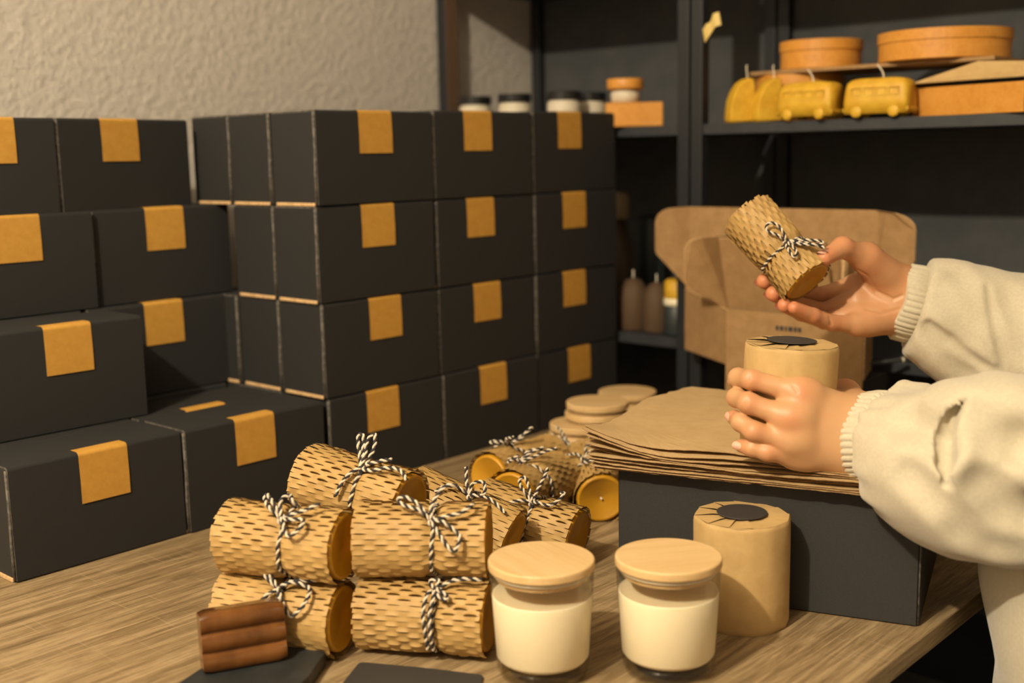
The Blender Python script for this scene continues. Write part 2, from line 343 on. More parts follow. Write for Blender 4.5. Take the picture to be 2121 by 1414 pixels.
# ------------------------------------------------------------------ black mailer boxes
BW, BD, BH = 1.655 * H, .715 * H, H
def make_mailer():
    t = thing('mailer_box', 'x', 'box')
    # local origin: front-left-bottom corner; +X along the front, +Y into the stack
    th = .0028
    b = MB(); b.box((BW / 2, BD / 2 + .0022, BH / 2 - .001), (BW, BD - .0044, BH - .002)); b.build('body', M['black'], t, .0008)
    # lid: folded sheet, top panel and front flap in one bent piece
    l = MB(); n = 7; r = .004; prof = []
    out = [(0, .0016)] + [(r - r * math.cos(a), BH - r + r * math.sin(a)) for a in np.linspace(0, math.pi / 2, n)] + [(BD - .001, BH)]
    inn = [(th, .0016)] + [(r - (r - th) * math.cos(a), BH - r + (r - th) * math.sin(a)) for a in np.linspace(0, math.pi / 2, n)] + [(BD - .001, BH - th)]
    k = len(out); nx = 9
    vs = []
    for i in range(nx):
        x = .0012 + (BW - .0024) * i / (nx - 1)
        for (y, z) in out: vs.append((x, y - .0010 * math.sin(math.pi * i / (nx - 1)) * math.sin(math.pi * min(1, z / BH)), z))
    for x in (.0012, BW - .0012):
        for (y, z) in inn: vs.append((x, y, z))
    fs = [(i * k + j, (i + 1) * k + j, (i + 1) * k + j + 1, i * k + j + 1) for i in range(nx - 1) for j in range(k - 1)]
    l.add(vs, fs, 0, True); o1, o2 = nx * k, nx * k + k
    l.add(vs, [(j, j + 1, o1 + j + 1, o1 + j) for j in range(k - 1)] + [((nx - 1) * k + j + 1, (nx - 1) * k + j, o2 + j, o2 + j + 1) for j in range(k - 1)], 1)
    l.add(vs, [(o1 + j + 1, o1 + j, o2 + j, o2 + j + 1)[::-1] for j in range(k - 1)], 0)
    l.build('lid', [M['black'], M['worn']], t)
    # raw card edge along the bottom of the left side
    e = MB(); e.box((-.0002, BD / 2, .0024), (.0028, BD - .010, .0040)); tag(e.build('raw_edge', M['rawedge'], t, .0006), 'raw kraft-coloured card edge')
    c = MB(); c.tube([(.0002, .0022, .003), (-.0003, .0026, BH * .3), (.0003, .0020, BH * .6), (.0002, .0024, BH - .003)], .0016, 8); c.build('worn_corner', M['worn'], t)
    return t
def make_sticker(parent, uc, m0=None, seal=False):
    # parcel-tape label folded over the front edge of the lid
    sw, d1, d2, th, r = .465 * H, .455 * H, .135 * H, .00035, .004
    s = MB(); pr = [(-.00045 - .0008, BH - d1), (-.00045 - .0010, BH * .75), (-.0005, BH - r)] + [(r - (r + .0006) * math.cos(a), BH - r + (r + .0006) * math.sin(a)) for a in np.linspace(.2, math.pi / 2, 6)] + [(d2, BH + .0006)]
    k = len(pr); vs = []; nc = 5; xs = np.linspace(uc - sw / 2, uc + sw / 2, nc)
    for x in xs:
        for (y, z) in pr: vs.append((x, y, z))
    # rounded lower corners
    s.add(vs, [(i * k + j, (i + 1) * k + j, (i + 1) * k + j + 1, i * k + j + 1) for i in range(nc - 1) for j in range(k - 1)], 0, True)
    s.box((uc, -.0009, BH - d1 + .02), (.001, .0004, .001))
    o = s.build('sticker', M['sticker'], parent)
    if seal:
        q = MB(); n = 32; R1, R0 = .0125, .0118
        vs = [(uc + R * math.cos(2 * math.pi * i / n), -.0018, BH - d1 * .52 + R * math.sin(2 * math.pi * i / n)) for R in (R0, R1) for i in range(n)]
        q.add(vs, [(i, (i + 1) % n, n + (i + 1) % n, n + i) for i in range(n)]); tag(q.build('embossed_ring', M['emboss'], o), 'faint pressed ring on the label')
proto = make_mailer(); first = [True]
def place_box(u, v, k, label, sx=None, group='black mailer boxes stacked on the table', yaw=0, seal=False, dz=0):
    global proto
    if first[0]: t = proto; first[0] = False; t['label'] = label; t['group'] = group
    else:
        t = proto.copy(); COL.objects.link(t)
        for ch in BASE: d = ch.copy(); COL.objects.link(d); d.parent = t
        t['label'] = label; t['group'] = group
    if k == 3: t.scale = (1, 1, .957 if u < -1 else .968 if u < 1 else .985 if u < 3 else 1)
    t.location = W(u * H, v * H, k * H + dz); t.rotation_euler = (0, 0, AZ + math.radians(yaw))
    if sx is not None: make_sticker(t, sx * H - u * H if sx > -50 else BW / 2, seal=seal)
    return t
BASE = list(proto.children)
ROW = {1: 'bottom', 2: 'second', 3: 'third', 4: 'top'}
cols = {'first': (0.01, {1: .78, 2: .868, 3: .811, 4: .815}), 'middle': (1.70, {1: 2.55, 2: 2.496, 3: 2.41, 4: 2.387}), 'last': (3.385, {1: 4.22, 2: 4.131, 3: 4.14, 4: 4.07})}
pos = {'first': 'leftmost', 'middle': 'middle', 'last': 'rightmost'}
rnd = random.Random(3)
hgt = {1: 'lowest', 2: 'second from below', 3: 'third from below', 4: 'topmost'}
for cn, (u, st) in cols.items():
    for k in range(1, 5):
        jit = {('middle', 1): .02, ('first', 1): .03, ('middle', 4): -.015, ('first', 3): -.02, ('last', 4): -.01}.get((cn, k), 0)
        place_box(u + jit, rnd.uniform(-.012, .012), k - 1, f'black labelled box, {hgt[k]} in the {pos[cn]} column of the right-hand stack', st[k], yaw=rnd.uniform(-.4, .4), seal=(cn, k) in (('middle', 2), ('last', 3)))
# boxes behind the leftmost column, only their grey narrow sides show
for j, v in ((1, .735), (2, 1.465)):
    for k in range(1, 5):
        if j == 2 and k == 3: continue
        place_box(.0 + rnd.uniform(-.03, .02), v, k - 1, f'black box showing its narrow side, {hgt[k]}, {"next to" if j == 1 else "second behind"} the leftmost column', None, yaw=rnd.uniform(-.25, .25))
# front-left staircase of boxes
place_box(-3.375, 0, 0, 'nearest black mailer box at the left on the table, label folded over its top edge', -2.51)
place_box(-1.70, -.02, 0, 'black mailer box on the table right behind the tied candle pile', -.912)
place_box(-1.72, .735, 0, 'mostly hidden black mailer box behind the candle pile box, only its top label piece seen', -.96)
place_box(-3.40, .735, 0, 'black mailer box hidden behind the nearest left box')
place_box(-1.72, 1.66, 0, 'black mailer box at the wall hidden under the recessed left boxes')
place_box(-3.40, 1.66, 0, 'black mailer box at the wall hidden at the far left')
place_box(-3.185, .90, 1, 'black mailer box standing on the nearest left box, set back from its edge', -2.30, yaw=-1.0)
place_box(-1.655, 1.70, 1, 'black mailer box in the shadowed recess, label half covered by the box before it', -.788)
place_box(-3.36, 1.72, 1, 'black mailer box hidden behind the second layer of the left pile')
place_box(-3.155, 1.74, 2, 'left of the two black mailer boxes in the third layer, at the photo border', -2.296)
place_box(-1.475, 1.80, 2, 'right of the two black mailer boxes in the third layer of the left pile', -.642)
place_box(-3.47, 1.76, 3, 'topmost black mailer box cut by the left border of the photo', -2.46, dz=-.003)
place_box(-1.79, 1.775, 3, 'topmost black mailer box left of the narrow grey sides, against the white wall', -1.05, yaw=8, dz=-.003)
# ------------------------------------------------------------------ honeycomb-wrapped candles
CL = .108
def comb_paper(seed, L_=CL, R=.0298, ts=.60, openness=.30, rag=.004, pinch=.13, nrow=44, flip=False):
    rg = np.random.RandomState(seed); per = .0185; slit = .0128; nb = nrow; seg = int(L_ / per) + 1
    ph1, ph2, ph3 = rg.uniform(0, 6.28, 3)
    def rad(x, th):
        t = x / L_
        r = R * (1 - pinch * np.exp(-((t - ts) / .055) ** 2) + .035 * np.exp(-((t) / .08) ** 2) + .03 * np.exp(-((t - 1) / .09) ** 2))
        r = r * (1 + .012 * np.sin(3 * th + ph1 + 5 * t) + .010 * np.sin(5 * th + ph2) + .03 * np.exp(-((t - ts) / .09) ** 2) * np.sin(9 * th + ph3))
        return r
    mb = MB(); dth = 2 * math.pi / nb; xs_n = 6
    lo = rg.uniform(0, 1, nb) ** 2 * rag; hi = L_ - rg.uniform(0, 1, nb) ** 2 * rag * .5
    gap = (per - slit)
    def boundary(b):
        # sample positions with opening amount (0 closed)
        off = (b % 2) * per / 2 + rg.uniform(-.0008, .0008); out = []
        x = off - per
        while x < L_ + per:
            reg = openness * (.35 + .65 * (.5 + .5 * math.sin(x * 60 + ph1) * math.cos(b * .5 + ph2))) * rg.uniform(.6, 1.25)
            for s in np.linspace(0, 1, xs_n): out.append((x + slit * s, reg * math.sin(math.pi * s) ** .45 if 0 < s < 1 else 0))
            x += per
        return out
    B = [boundary(b) for b in range(nb)]
    xs = np.linspace(0, L_, 97)
    def op(b, x):
        a = np.array(B[b % nb]); return np.interp(x, a[:, 0], a[:, 1])
    V, F_ = [], []
    for b in range(nb):
        o = len(V); x = lo[b] + (hi[b] - lo[b]) * xs / L_
        oa, ob = op(b, x), op(b + 1, x)
        tha = b * dth + oa * dth * .5; thb = (b + 1) * dth - ob * dth * .5
        ra = rad(x, tha) + oa * (.0046 if flip else .0010); rb = rad(x, thb) + ob * (.0010 if flip else .0046)   # slit lip lifts outward on one side
        mid = (tha + thb) / 2; rm = (rad(x, mid) + (oa + ob) * .0006)
        for i in range(len(x)):
            V += [(x[i], ra[i] * math.cos(tha[i]), ra[i] * math.sin(tha[i])), (x[i], rm[i] * math.cos(mid[i]), rm[i] * math.sin(mid[i])), (x[i], rb[i] * math.cos(thb[i]), rb[i] * math.sin(thb[i]))]
        for i in range(len(x) - 1):
            for q in (0, 1): F_.append((o + 3 * i + q, o + 3 * i + q + 1, o + 3 * i + 4 + q, o + 3 * i + 3 + q))
    mb.add(V, F_, 0, True); me = mb.build('tmp', M['comb']); return me, rad
def wax_body(L_=CL, R=.0282, proud=.0006):
    mb = MB(); e = L_ + proud
    mb.lathe([(.0, .004), (.0225, .004), (.0240, .006), (.0240, L_ * .72), (R - .0018, L_ * .88), (R - .0012, e - .004), (R - .0016, e - .0015), (R - .003, e - .0002), (R - .005, e - .0008), (R - .0065, e - .0022), (.004, e - .003), (.0018, e - .0042), (0, e - .0042)], 56, 0, True, axis='x')
    return mb.build('tmp', M['amber'])
VAR = []
for sd, ts, op_ in ((1, .55, .26), (2, .62, .46), (3, .60, .42), (4, .57, .36), (5, .62, .5)):
    p, rad = comb_paper(sd, ts=ts, openness=op_, flip=sd == 5, rag=.0012 + .0008 * (sd % 3)); VAR.append((p.data, rad, ts)); bpy.data.objects.remove(p)
LIN = []
for p_, rad, ts in VAR:
    lb = MB(); lb.lathe([(float(rad(np.array([x]), np.array([.3]))[0]) - .0024, x) for x in np.linspace(.003, CL - .004, 30)], 48, 0, True, axis='x', closed=True); lo_ = lb.build('tmp', M['comb']); LIN.append(lo_.data); bpy.data.objects.remove(lo_)
wx = wax_body(); WAXM = wx.data; bpy.data.objects.remove(wx)
wk = MB(); wk.tube([(CL - .004, 0, 0), (CL + .0003, .0004, .0002)], .0011, 7); wk_o = wk.build('tmp', M['wick']); WICKM = wk_o.data; bpy.data.objects.remove(wk_o)
def S_on(rad, ts, kth, px, dx, dy, h):
    # surface point: dx metres along the axis, dy metres of arc above the knot, h lift
    x = ts * CL + dx; r = min(float(rad(np.array([x]), np.array([kth]))[0]), .032)
    if dy <= 0:
        th = kth + dy / .030; r = r + h; return (x, -r * math.cos(th), r * math.sin(th))
    # above the knot the twine stands off along the tangent, it never dips into the paper
    y = -(r + h) * math.cos(kth) + dy * math.sin(kth); z = (r + h) * math.sin(kth) + dy * math.cos(kth); q = math.hypot(y, z); k = max(1.0, (r + .002) / q)
    return (x, y * k, z * k)
def wrapped_candle(name_label, pL, pR, var, kth, bow, group, scale=1.0, spin=0, wick=False):
    pL = np.asarray(pL); pR = np.asarray(pR); d = pR - pL; mid = (pL + pR) / 2; dn = d / np.linalg.norm(d)
    m = frame(mid - dn * CL / 2, d); paper, rad, ts = VAR[var]
    t = thing('wrapped_candle', name_label, 'candle', mw=m @ Matrix.Scale(scale, 4), group=group)
    def sub(nm, me, par, mx=None):
        o = bpy.data.objects.new(nm, me); COL.objects.link(o); o.parent = par
        if mx is not None: o.matrix_local = mx
        return o
    wxo = sub('wax_cylinder', WAXM, t)
    if wick: sub('wick', WICKM, wxo)
    sub('honeycomb_wrap', paper, t, Matrix.Rotation(spin, 4, 'X')); sub('inner_wrap', LIN[var], t)
    rad2 = lambda x, th: rad(x, th)
    tw = MB(); n = 64; band = []
    for i in range(n + 1):
        th = kth + 2 * math.pi * i / n
        x = ts * CL + .0012 * math.sin(2 * th); r = float(rad(np.array([x]), np.array([th]))[0]) + .0016
        band.append((x, -r * math.cos(th), r * math.sin(th)))
    twine(tw, band)
    K = lambda dx, dy, h: S_on(rad, ts, kth, None, dx, dy, h)
    # knot: a small wrapped lump
    kn = [K(.0035 * math.cos(a) * (1 - .1 * i), .0032 * math.sin(a), .0036 + .0012 * math.sin(2 * a)) for i, a in enumerate(np.linspace(0, 2 * math.pi * 1.5, 14))]
    twine(tw, crom(kn, 4), ph=1)
    for j, path in enumerate(bow):
        pts = []
        for q, p in enumerate(path):
            dx, dy = p[0] / 2450, p[1] / 2450; h = p[2] / 1000 if len(p) > 2 else (.0045 + (.0035 if 0 < q < len(path) - 1 else 0) + .0018 * math.sin(q * 1.7 + j))
            pts.append(K(dx, dy, h))
        twine(tw, crom(pts, 8), ph=j)
    tw.build('twine_bow', [M['twwhite'], M['twblack']], t)
    return t
B3 = [[(0, 0), (-20, 8), (-44, 30), (-50, 44), (-40, 40), (-18, 20), (0, 0)], [(0, 0), (-10, 30), (-10, 48), (2, 52), (14, 36), (26, 30)], [(0, 0), (28, -6), (55, -4), (60, -18), (42, -32), (26, -28), (10, -8), (0, 0)], [(0, 0), (30, 8), (58, 18), (75, 36)]]
B4 = [[(0, 0), (-24, 12), (-52, 24), (-68, 36), (-58, 42), (-30, 28), (-8, 8), (0, 0)], [(0, 0), (22, -8), (48, -20), (60, -34), (50, -52), (34, -44), (16, -24), (0, 0)], [(0, 0), (-2, 26), (6, 50), (24, 66), (46, 72, 7)], [(0, 0), (28, 3), (56, 8), (74, 18), (82, 34)]]
B2 = [[(0, 0), (-8, -20), (-12, -48), (-9, -80), (-8, -122, 6)], [(0, 0), (4, -22), (-1, -48), (2, -84), (2, -124, 6)], [(0, 0), (14, -10), (30, -18), (32, -28), (14, -20), (0, -4)], [(-4, 2), (-12, 10), (-4, 16), (6, 12), (2, 2)], [(0, 0), (30, 10), (60, 14), (92, 22)]]
B1 = [[(0, 0), (-24, 20), (-52, 52), (-72, 66), (-76, 56), (-50, 30), (-20, 8), (0, 0)], [(0, 0), (30, 6), (62, 6), (78, -6), (76, -30), (52, -48), (30, -34), (10, -10), (0, 0)], [(0, 0), (36, 14), (70, 20), (110, 34, 7)], [(0, 0), (-16, -22), (-26, -50), (-28, -90), (-22, -128)]]
B5 = [[(0, 0), (-14, 22, 7), (-30, 46, 12), (-36, 62, 14), (-24, 60, 14), (-14, 36, 9), (0, 0)], [(0, 0), (-4, 28, 10), (-12, 54, 14), (-6, 74, 18), (2, 66, 17), (10, 44, 12), (10, 12, 7), (24, 10, 7), (52, 22, 9), (66, 28, 9)], [(0, 0), (-10, -22), (-18, -44), (-26, -70)], [(0, 0), (36, -6, 6), (70, 4, 9), (104, 2, 10), (130, -12, 10)]]
B6 = [[(0, 0), (-18, 14, 8), (-34, 38, 14), (-38, 44, 15)], [(0, 0), (-8, 22, 10), (14, 32, 13), (30, 10, 9), (26, 2, 6)], [(0, 0), (36, 4, 6), (66, -2, 6), (96, -14, 6)], [(0, 0), (-28, -4), (-54, -16), (-70, -34)]]
B7 = [[(0, 0), (-30, 14), (-52, 40, 8), (-44, 52, 9), (-22, 30, 8), (0, 0)], [(0, 0), (24, -8), (50, -4), (66, 18, 8), (70, 36, 10), (60, 34, 10)], [(0, 0), (-30, -16), (-60, -34), (-86, -44)], [(0, 0), (-4, 40), (-6, 84), (-12, 110)]]
BY = [[(0, 0), (-30, 26, 10), (-44, 50, 16), (-26, 56, 16), (-10, 28, 8), (0, 0)], [(0, 0), (30, 18, 8), (60, 46, 12), (72, 80, 14)], [(0, 0), (12, -20), (14, -60), (10, -96)], [(0, 0), (40, 10), (70, 4), (60, -12), (30, -8), (0, 0)]]
G1 = 'honeycomb-wrapped candles piled on the table'
RZ = .031
c1 = (at_z(472, 1252, RZ), at_z(712, 1281, RZ)); c2 = (at_z(752, 1262, RZ), at_z(1015, 1280, RZ))
wrapped_candle('candle in honeycomb paper, bottom left of the front pile, behind the brown soap', *c1, 0, math.radians(58), B1, G1)
wrapped_candle('candle in honeycomb paper, bottom right of the front pile, twine tails hanging straight down', *c2, 1, math.radians(62), B2, G1, spin=1)
wrapped_candle('candle in honeycomb paper, upper left of the front pile, wax end showing beside its bow', at_z(484, 1107, .091), at_z(710, 1131, .091), 3, math.radians(52), B3, G1, spin=2)
wrapped_candle('candle in honeycomb paper, upper right of the front pile, big two-looped bow', at_z(752, 1114, .0915), at_z(1004, 1117, .0915), 2, math.radians(46), B4, G1, spin=3)
wrapped_candle('honeycomb-wrapped candle lying on top of the pile, its open end raised at the upper left', at_d(648, 990, 1.045), at_d(842, 1044, 1.00), 2, math.radians(62), B5, G1, spin=4)
wrapped_candle('smooth-backed wrapped candle lying behind the pile top, dark hole in its paper', at_d(846, 1022, 1.115), at_d(1070, 1122, 1.080), 0, math.radians(70), B6, G1, spin=.6)
wrapped_candle('wrapped candle lying behind the left jar, round brown wax end towards the dark box', at_d(1000, 1052, 1.17), at_d(1193, 1112, 1.125), 3, math.radians(62), B7, G1, spin=5)
wrapped_candle('wrapped candle at the back left with a yellow wax end facing out', at_d(1140, 952, 1.365), at_d(1012, 992, 1.285), 2, math.radians(80), BY, G1, spin=1.7)
wrapped_candle('wrapped candle with a yellow rimmed wax end between two others', at_d(1150, 992, 1.30), at_d(1062, 1030, 1.215), 1, math.radians(70), B7, G1, spin=2.7)
wrapped_candle('wrapped candle showing its round yellow end and white wick, beside the large black box', at_d(1215, 958, 1.375), at_d(1245, 1032, 1.275), 3, math.radians(70), B7, G1, spin=.3, wick=True)
wrapped_candle('wrapped candle lying under the pile of wooden lids', at_d(1110, 985, 1.385), at_d(1225, 962, 1.40), 2, math.radians(75), B7, G1, spin=3.3)
# ------------------------------------------------------------------ jars, packages, lids, soap, papers
def jar_candle(p, rz, label):
    t = thing('jar_candle', label, 'candle', (p[0], p[1], 0), rz, group='lidded jar candles on the table')
    g = MB(); n = 72; R, r = .0405, .0390
    g.lathe([(0.0, .0002), (.030, .0002), (.0338, .0020), (.0358, .006), (.0366, .012), (.0386, .05), (R, .0850), (R - .0005, .0860), (R - .0010, .0860), (R - .0012, .0850), (.0385, .0665)], n, 0, True, closed=True)
    g.build('glass', M['glass'], t)
    b = MB(); b.lathe([(0, .0012), (.0315, .0016), (.0342, .005), (.0352, .0105), (.0325, .0119), (0, .0119)], n, 0, True, closed=True); tag(b.build('thick_base', M['glassbase'], t), 'thick clear glass base')
    w_ = MB(); w_.lathe([(0, .0135), (.029, .0135), (.0340, .0140), (.0362, .0170), (.0382, .05), (.0388, .0652), (.0386, .0660), (.0366, .0652), (.004, .0648), (0, .0648)], n, 0, True, closed=True); w_.build('wax', M['cream'], t)
    wi = MB(); wi.tube([(0, 0, .064), (.0004, 0, .069)], .0009, 6); wi.build('wick', M['wick'], t)
    l = MB(); l.lathe([(0, .0790), (.0355, .0790), (.0360, .0794), (.0360, .0820), (.0355, .0826), (.0355, .0864), (.0404, .0864), (.0412, .0870), (.0413, .0882), (.0413, .0920), (.0409, .0932), (.0398, .0936), (0, .0936)], n, 0, False, closed=True)
    lo = l.build('lid', M['beech'], t, .0003)
    s = MB(); s.lathe([(.0356, .0828), (.0384, .0832), (.0387, .0840), (.0384, .0848), (.0356, .0852)], n, 0, True, closed=True); tag(s.build('sealing_ring', M['ring'], lo), 'pale silicone sealing ring')
j1 = at_z(1125, 1392, 0); j2 = at_z(1384, 1385, 0)
jar_candle(j1, 2.1, 'left of the two glass jar candles with wooden lids, in front of the candle pile')
jar_candle(j2, .2, 'right of the two glass jar candles with wooden lids, in front of the kraft package')

def package(mw, seed, label, n=12):
    rg = random.Random(seed); t = thing('wrapped_jar', label, 'package', mw=mw, group='kraft-wrapped jars with a round dark label')
    R, HH = .0408, .0935; b = MB(); ang = [2 * math.pi * (i + rg.uniform(-.18, .18)) / n for i in range(n)]
    lv = [(0, .96), (.004, 1.0), (HH * .3, .992), (HH * .7, .995), (HH - .004, 1.0), (HH - .0012, .992), (HH, .972)]
    amp = [rg.uniform(.975, 1.02) for _ in range(n)]; vs = []; m = n * 4
    for z, s in lv:
        k = z / HH
        for i in range(n):
            for q in range(4):
                a0, a1 = ang[i], ang[(i + 1) % n] + (2 * math.pi if i == n - 1 else 0); a = a0 + (a1 - a0) * q / 4
                # faceted at both ends, rounder in the middle
                half = (a1 - a0) / 2; chord = math.cos(half) / math.cos(a - a0 - half); fac = .95 * (1 - .9 * math.sin(math.pi * min(max(k, 0), 1)) ** .35)
                r = R * s * (1 + (chord - 1) * fac) * (amp[i] * (1 - q / 4) + amp[(i + 1) % n] * q / 4); vs.append((r * math.cos(a), r * math.sin(a), z))
    fs = [(k * m + i, k * m + (i + 1) % m, (k + 1) * m + (i + 1) % m, (k + 1) * m + i) for k in range(len(lv) - 1) for i in range(m)]
    b.add(vs, fs, 0, True); b.add(vs[:m], [tuple(range(m))[::-1]], 0); b.build('paper_sleeve', M['kraft'], t)
    # pleated top: each sector overlaps the next, one edge raised
    f = MB(); top = len(lv) - 1
    for i in range(n):
        a0, a1 = ang[i], ang[(i + 1) % n] + (2 * math.pi if i == n - 1 else 0); hi, lo_ = (.0019 if rg.random() < .7 else .0008), .0001
        P = []
        for q in range(5):
            a = a0 + (a1 - a0) * q / 4 + (.03 if q == 4 else 0); z = lo_ + (hi - lo_) * (q / 4) ** 1.5
            ro = np.linalg.norm(vs[top * m + (i * 4 + q) % m][:2]) * 1.004
            for rr in (ro, ro * .62, ro * .3): P.append((rr * math.cos(a), rr * math.sin(a), HH + z * (.35 if rr == ro else (.85 if rr > ro * .5 else .3))))
        f.add(P, [(3 * q + k, 3 * q + k + 1, 3 * q + 4 + k, 3 * q + 3 + k) for q in range(4) for k in (0, 1)], 0, False)
        f.add([P[0], P[1], P[2], (P[2][0], P[2][1], HH - .0006), (P[0][0], P[0][1], HH - .0006)], [(0, 1, 2, 3, 4)], 0)
    f.lathe([(0, HH - .0006), (R * .96, HH - .0006)], 40, 0)
    f.build('pleated_top', M['kraft'], t)
    s = MB(); s.lathe([(0, HH + .0025), (.0212, HH + .0024), (.0215, HH + .0027), (.0211, HH + .0031), (0, HH + .0033)], 56, 0, False, closed=True); tag(s.build('round_label', M['seal'], t), 'round dark label')
    return t
p1c = at_z(1534, 1281, 0); package(Matrix.Translation(Vector(p1c)) @ rotz(.5), 4, 'kraft-wrapped jar standing on the table before the dark box')
P2Z = .1405
p2c = at_z(1626, 926, P2Z); tilt = Matrix.Rotation(math.radians(2.5), 4, 'Y')
PK2 = Matrix.Translation(Vector(p2c)) @ tilt @ rotz(1.1)
package(PK2, 9, 'kraft-wrapped jar held in the nearer hand on the stack of paper sheets')

# dark box under the papers
b_l = uv(at_z(1280, 1211, 0)); b_r = uv(at_z(1903, 1298, 0)); pl = W(b_l[0], b_l[1]); pr = W(b_r[0], b_r[1]); fd = pr - pl; BL = np.linalg.norm(fd)
bx = thing('large_black_box', 'large black box carrying the stack of brown paper sheets', 'box', pl, math.atan2(fd[1], fd[0]))
q = MB(); q.box((BL / 2, .10, H / 2), (BL, .196, H - .0006)); q.build('body', M['bigblack'], bx, .0009)
q = MB(); q.box((BL / 2, -.0002, H / 2), (BL - .004, .0030, H - .002)); q.build('front_flap', M['bigblack'], bx, .0007)
q = MB(); q.tube([(BL - .0008, .0004, .002), (BL - .0008, .0004, H - .002)], .0009, 6); q.build('worn_corner', M['worn'], bx)
# sheets: irregular torn edges
SH_Z0 = H + .0007
e_f = fd / BL; e_b = np.array([-e_f[1], e_f[0], 0])
def sheet_outline(seed, du, dv, LX=.285, LY=.278):
    rg = random.Random(seed); pts = []
    def edge(a, b, n, amp):
        for i in range(n):
            t = i / n; pts.append((a[0] + (b[0] - a[0]) * t + rg.uniform(-amp, amp), a[1] + (b[1] - a[1]) * t + rg.uniform(-amp, amp)))
    edge((0, 0), (LX, 0), 40, .0011); edge((LX, 0), (LX, LY), 14, .001); edge((LX, LY), (.024, LY), 26, .003); edge((.024, LY), (0, LY * .70), 10, .002); edge((0, LY * .70), (0, 0), 14, .0012)
    return [(x + du, y + dv) for x, y in pts]
NS = 18
def gauss(x, c, s): return math.exp(-((x - c) / s) ** 2)
zc = SH_Z0
for i in range(NS):
    rg = random.Random(50 + i); th = .0005
    f = i / (NS - 1); ol = sheet_outline(100 + i, -.019 - .006 * f + rg.uniform(-.006, .003), -.012 + rg.uniform(-.008, .006) + (.004 if i == NS - 1 else 0), LX=.29 + rg.uniform(-.004, .004))
    # grid of the sheet clipped to its outline: fan strips between the front and back edges
    bm = bmesh.new(); n = len(ol)
    vb = [bm.verts.new((x, y, 0)) for x, y in ol]; fc = bm.faces.new(vb); bmesh.ops.triangulate(bm, faces=[fc])
    bmesh.ops.subdivide_edges(bm, edges=[e for e in bm.edges if e.calc_length() > .03], cuts=3, use_grid_fill=True)
    lvl = SH_Z0 + i * .00082 + max(0, i - 12) * .0006
    gap = {14: .0006, 15: .0016, 16: .0042, 17: .0062}.get(i, .0005 * i / NS)
    for v in bm.verts:
        x, y = v.co.x, v.co.y
        curl = max(0, (.055 - x)) / .07; bulge = gap * (1 - .85 * min(1, max(0, x / .26))) * (.7 + .3 * math.sin(x * 30 + i))
        v.co.z = lvl + bulge + (.0035 + .009 * (i in (4, 9, 13, 15, 16, 17))) * f * curl ** 1.6 * (.15 + .85 * gauss(y, -.02, .055)) + .0012 * f * math.sin(x * 38 + i) * gauss(y, -.012, .03)
    ex = bmesh.ops.extrude_face_region(bm, geom=list(bm.faces)); nv = [g for g in ex['geom'] if isinstance(g, bmesh.types.BMVert)]
    for v in nv: v.co.z += th
    bmesh.ops.recalc_face_normals(bm, faces=bm.faces)
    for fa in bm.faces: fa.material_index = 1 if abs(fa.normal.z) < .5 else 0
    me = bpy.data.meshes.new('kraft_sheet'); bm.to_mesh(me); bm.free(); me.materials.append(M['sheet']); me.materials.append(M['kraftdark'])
    o = bpy.data.objects.new('paper_sheet', me); COL.objects.link(o); o.location = pl; o.rotation_euler = (0, 0, math.atan2(fd[1], fd[0]) + (0 if i == NS - 1 else rg.uniform(-.03, .03)))
    tag(o, 'topmost brown paper sheet under the hand-held wrapped jar' if i == NS - 1 else 'brown paper sheet inside the ragged stack on the large black box', 'paper', 'brown paper sheets stacked on the large black box')

# wooden lids
def make_lid():
    t = thing('wooden_disc', 'x', 'lid'); n = 56
    a = MB(); a.lathe([(0, .005), (.0402, .005), (.0412, .0058), (.0412, .0122), (.0402, .0132), (0, .0132)], n, 0, False, closed=True); a.build('top_plate', M['beech'], t, .0003)
    b = MB(); b.lathe([(0, 0), (.034, 0), (.0344, .0005), (.0344, .005), (0, .005)], n, 0, False, closed=True); b.build('plug', M['beech'], t, .0003)
    s = MB(); s.lathe([(.0343, .0015), (.0362, .002), (.0362, .0036), (.0343, .0042)], n, 0, True, closed=True); s.build('sealing_ring', M['ring'], t)
    return t
lid0 = None
def lid(x, y, z, rz, label, tx=0):
    global lid0
    if lid0 is None: lid0 = make_lid(); o = lid0
    else: o = copy_thing(lid0)
    o['label'] = label; o['group'] = 'wooden jar lids stacked at the back of the table'; o.location = (x, y, z); o.rotation_euler = (tx, 0, rz)
GL = 'wooden jar lid'
la = at_d(1203, 945, 1.535); lb = at_d(1300, 880, 1.665)
LX0, LY0 = la[0], la[1]
for i in range(4): lid(LX0 + .001 * math.sin(i * 2.3), LY0 + .001 * math.cos(i), .0133 * i, i, ['lowest', 'second from below', 'third from below', 'fourth from below'][i] + ' wooden lid in the nearer leaning stack of lids')
for i in range(2): lid(LX0 + .021 + .002 * (i), LY0 + .006, .0133 * (4 + i), i + 2, ['pale wooden lid shifted to the right, second from the top of the nearer stack', 'topmost pale wooden lid of the nearer leaning stack'][i])
RX0, RY0 = lb[0], lb[1]
for i in range(5): lid(RX0 + .0015 * math.sin(i * 3.1), RY0, .0133 * i, i + 5, ['lowest', 'second from below', 'third from below', 'fourth from below', 'topmost'][i] + ' wooden lid in the farther stack behind the paper sheets')

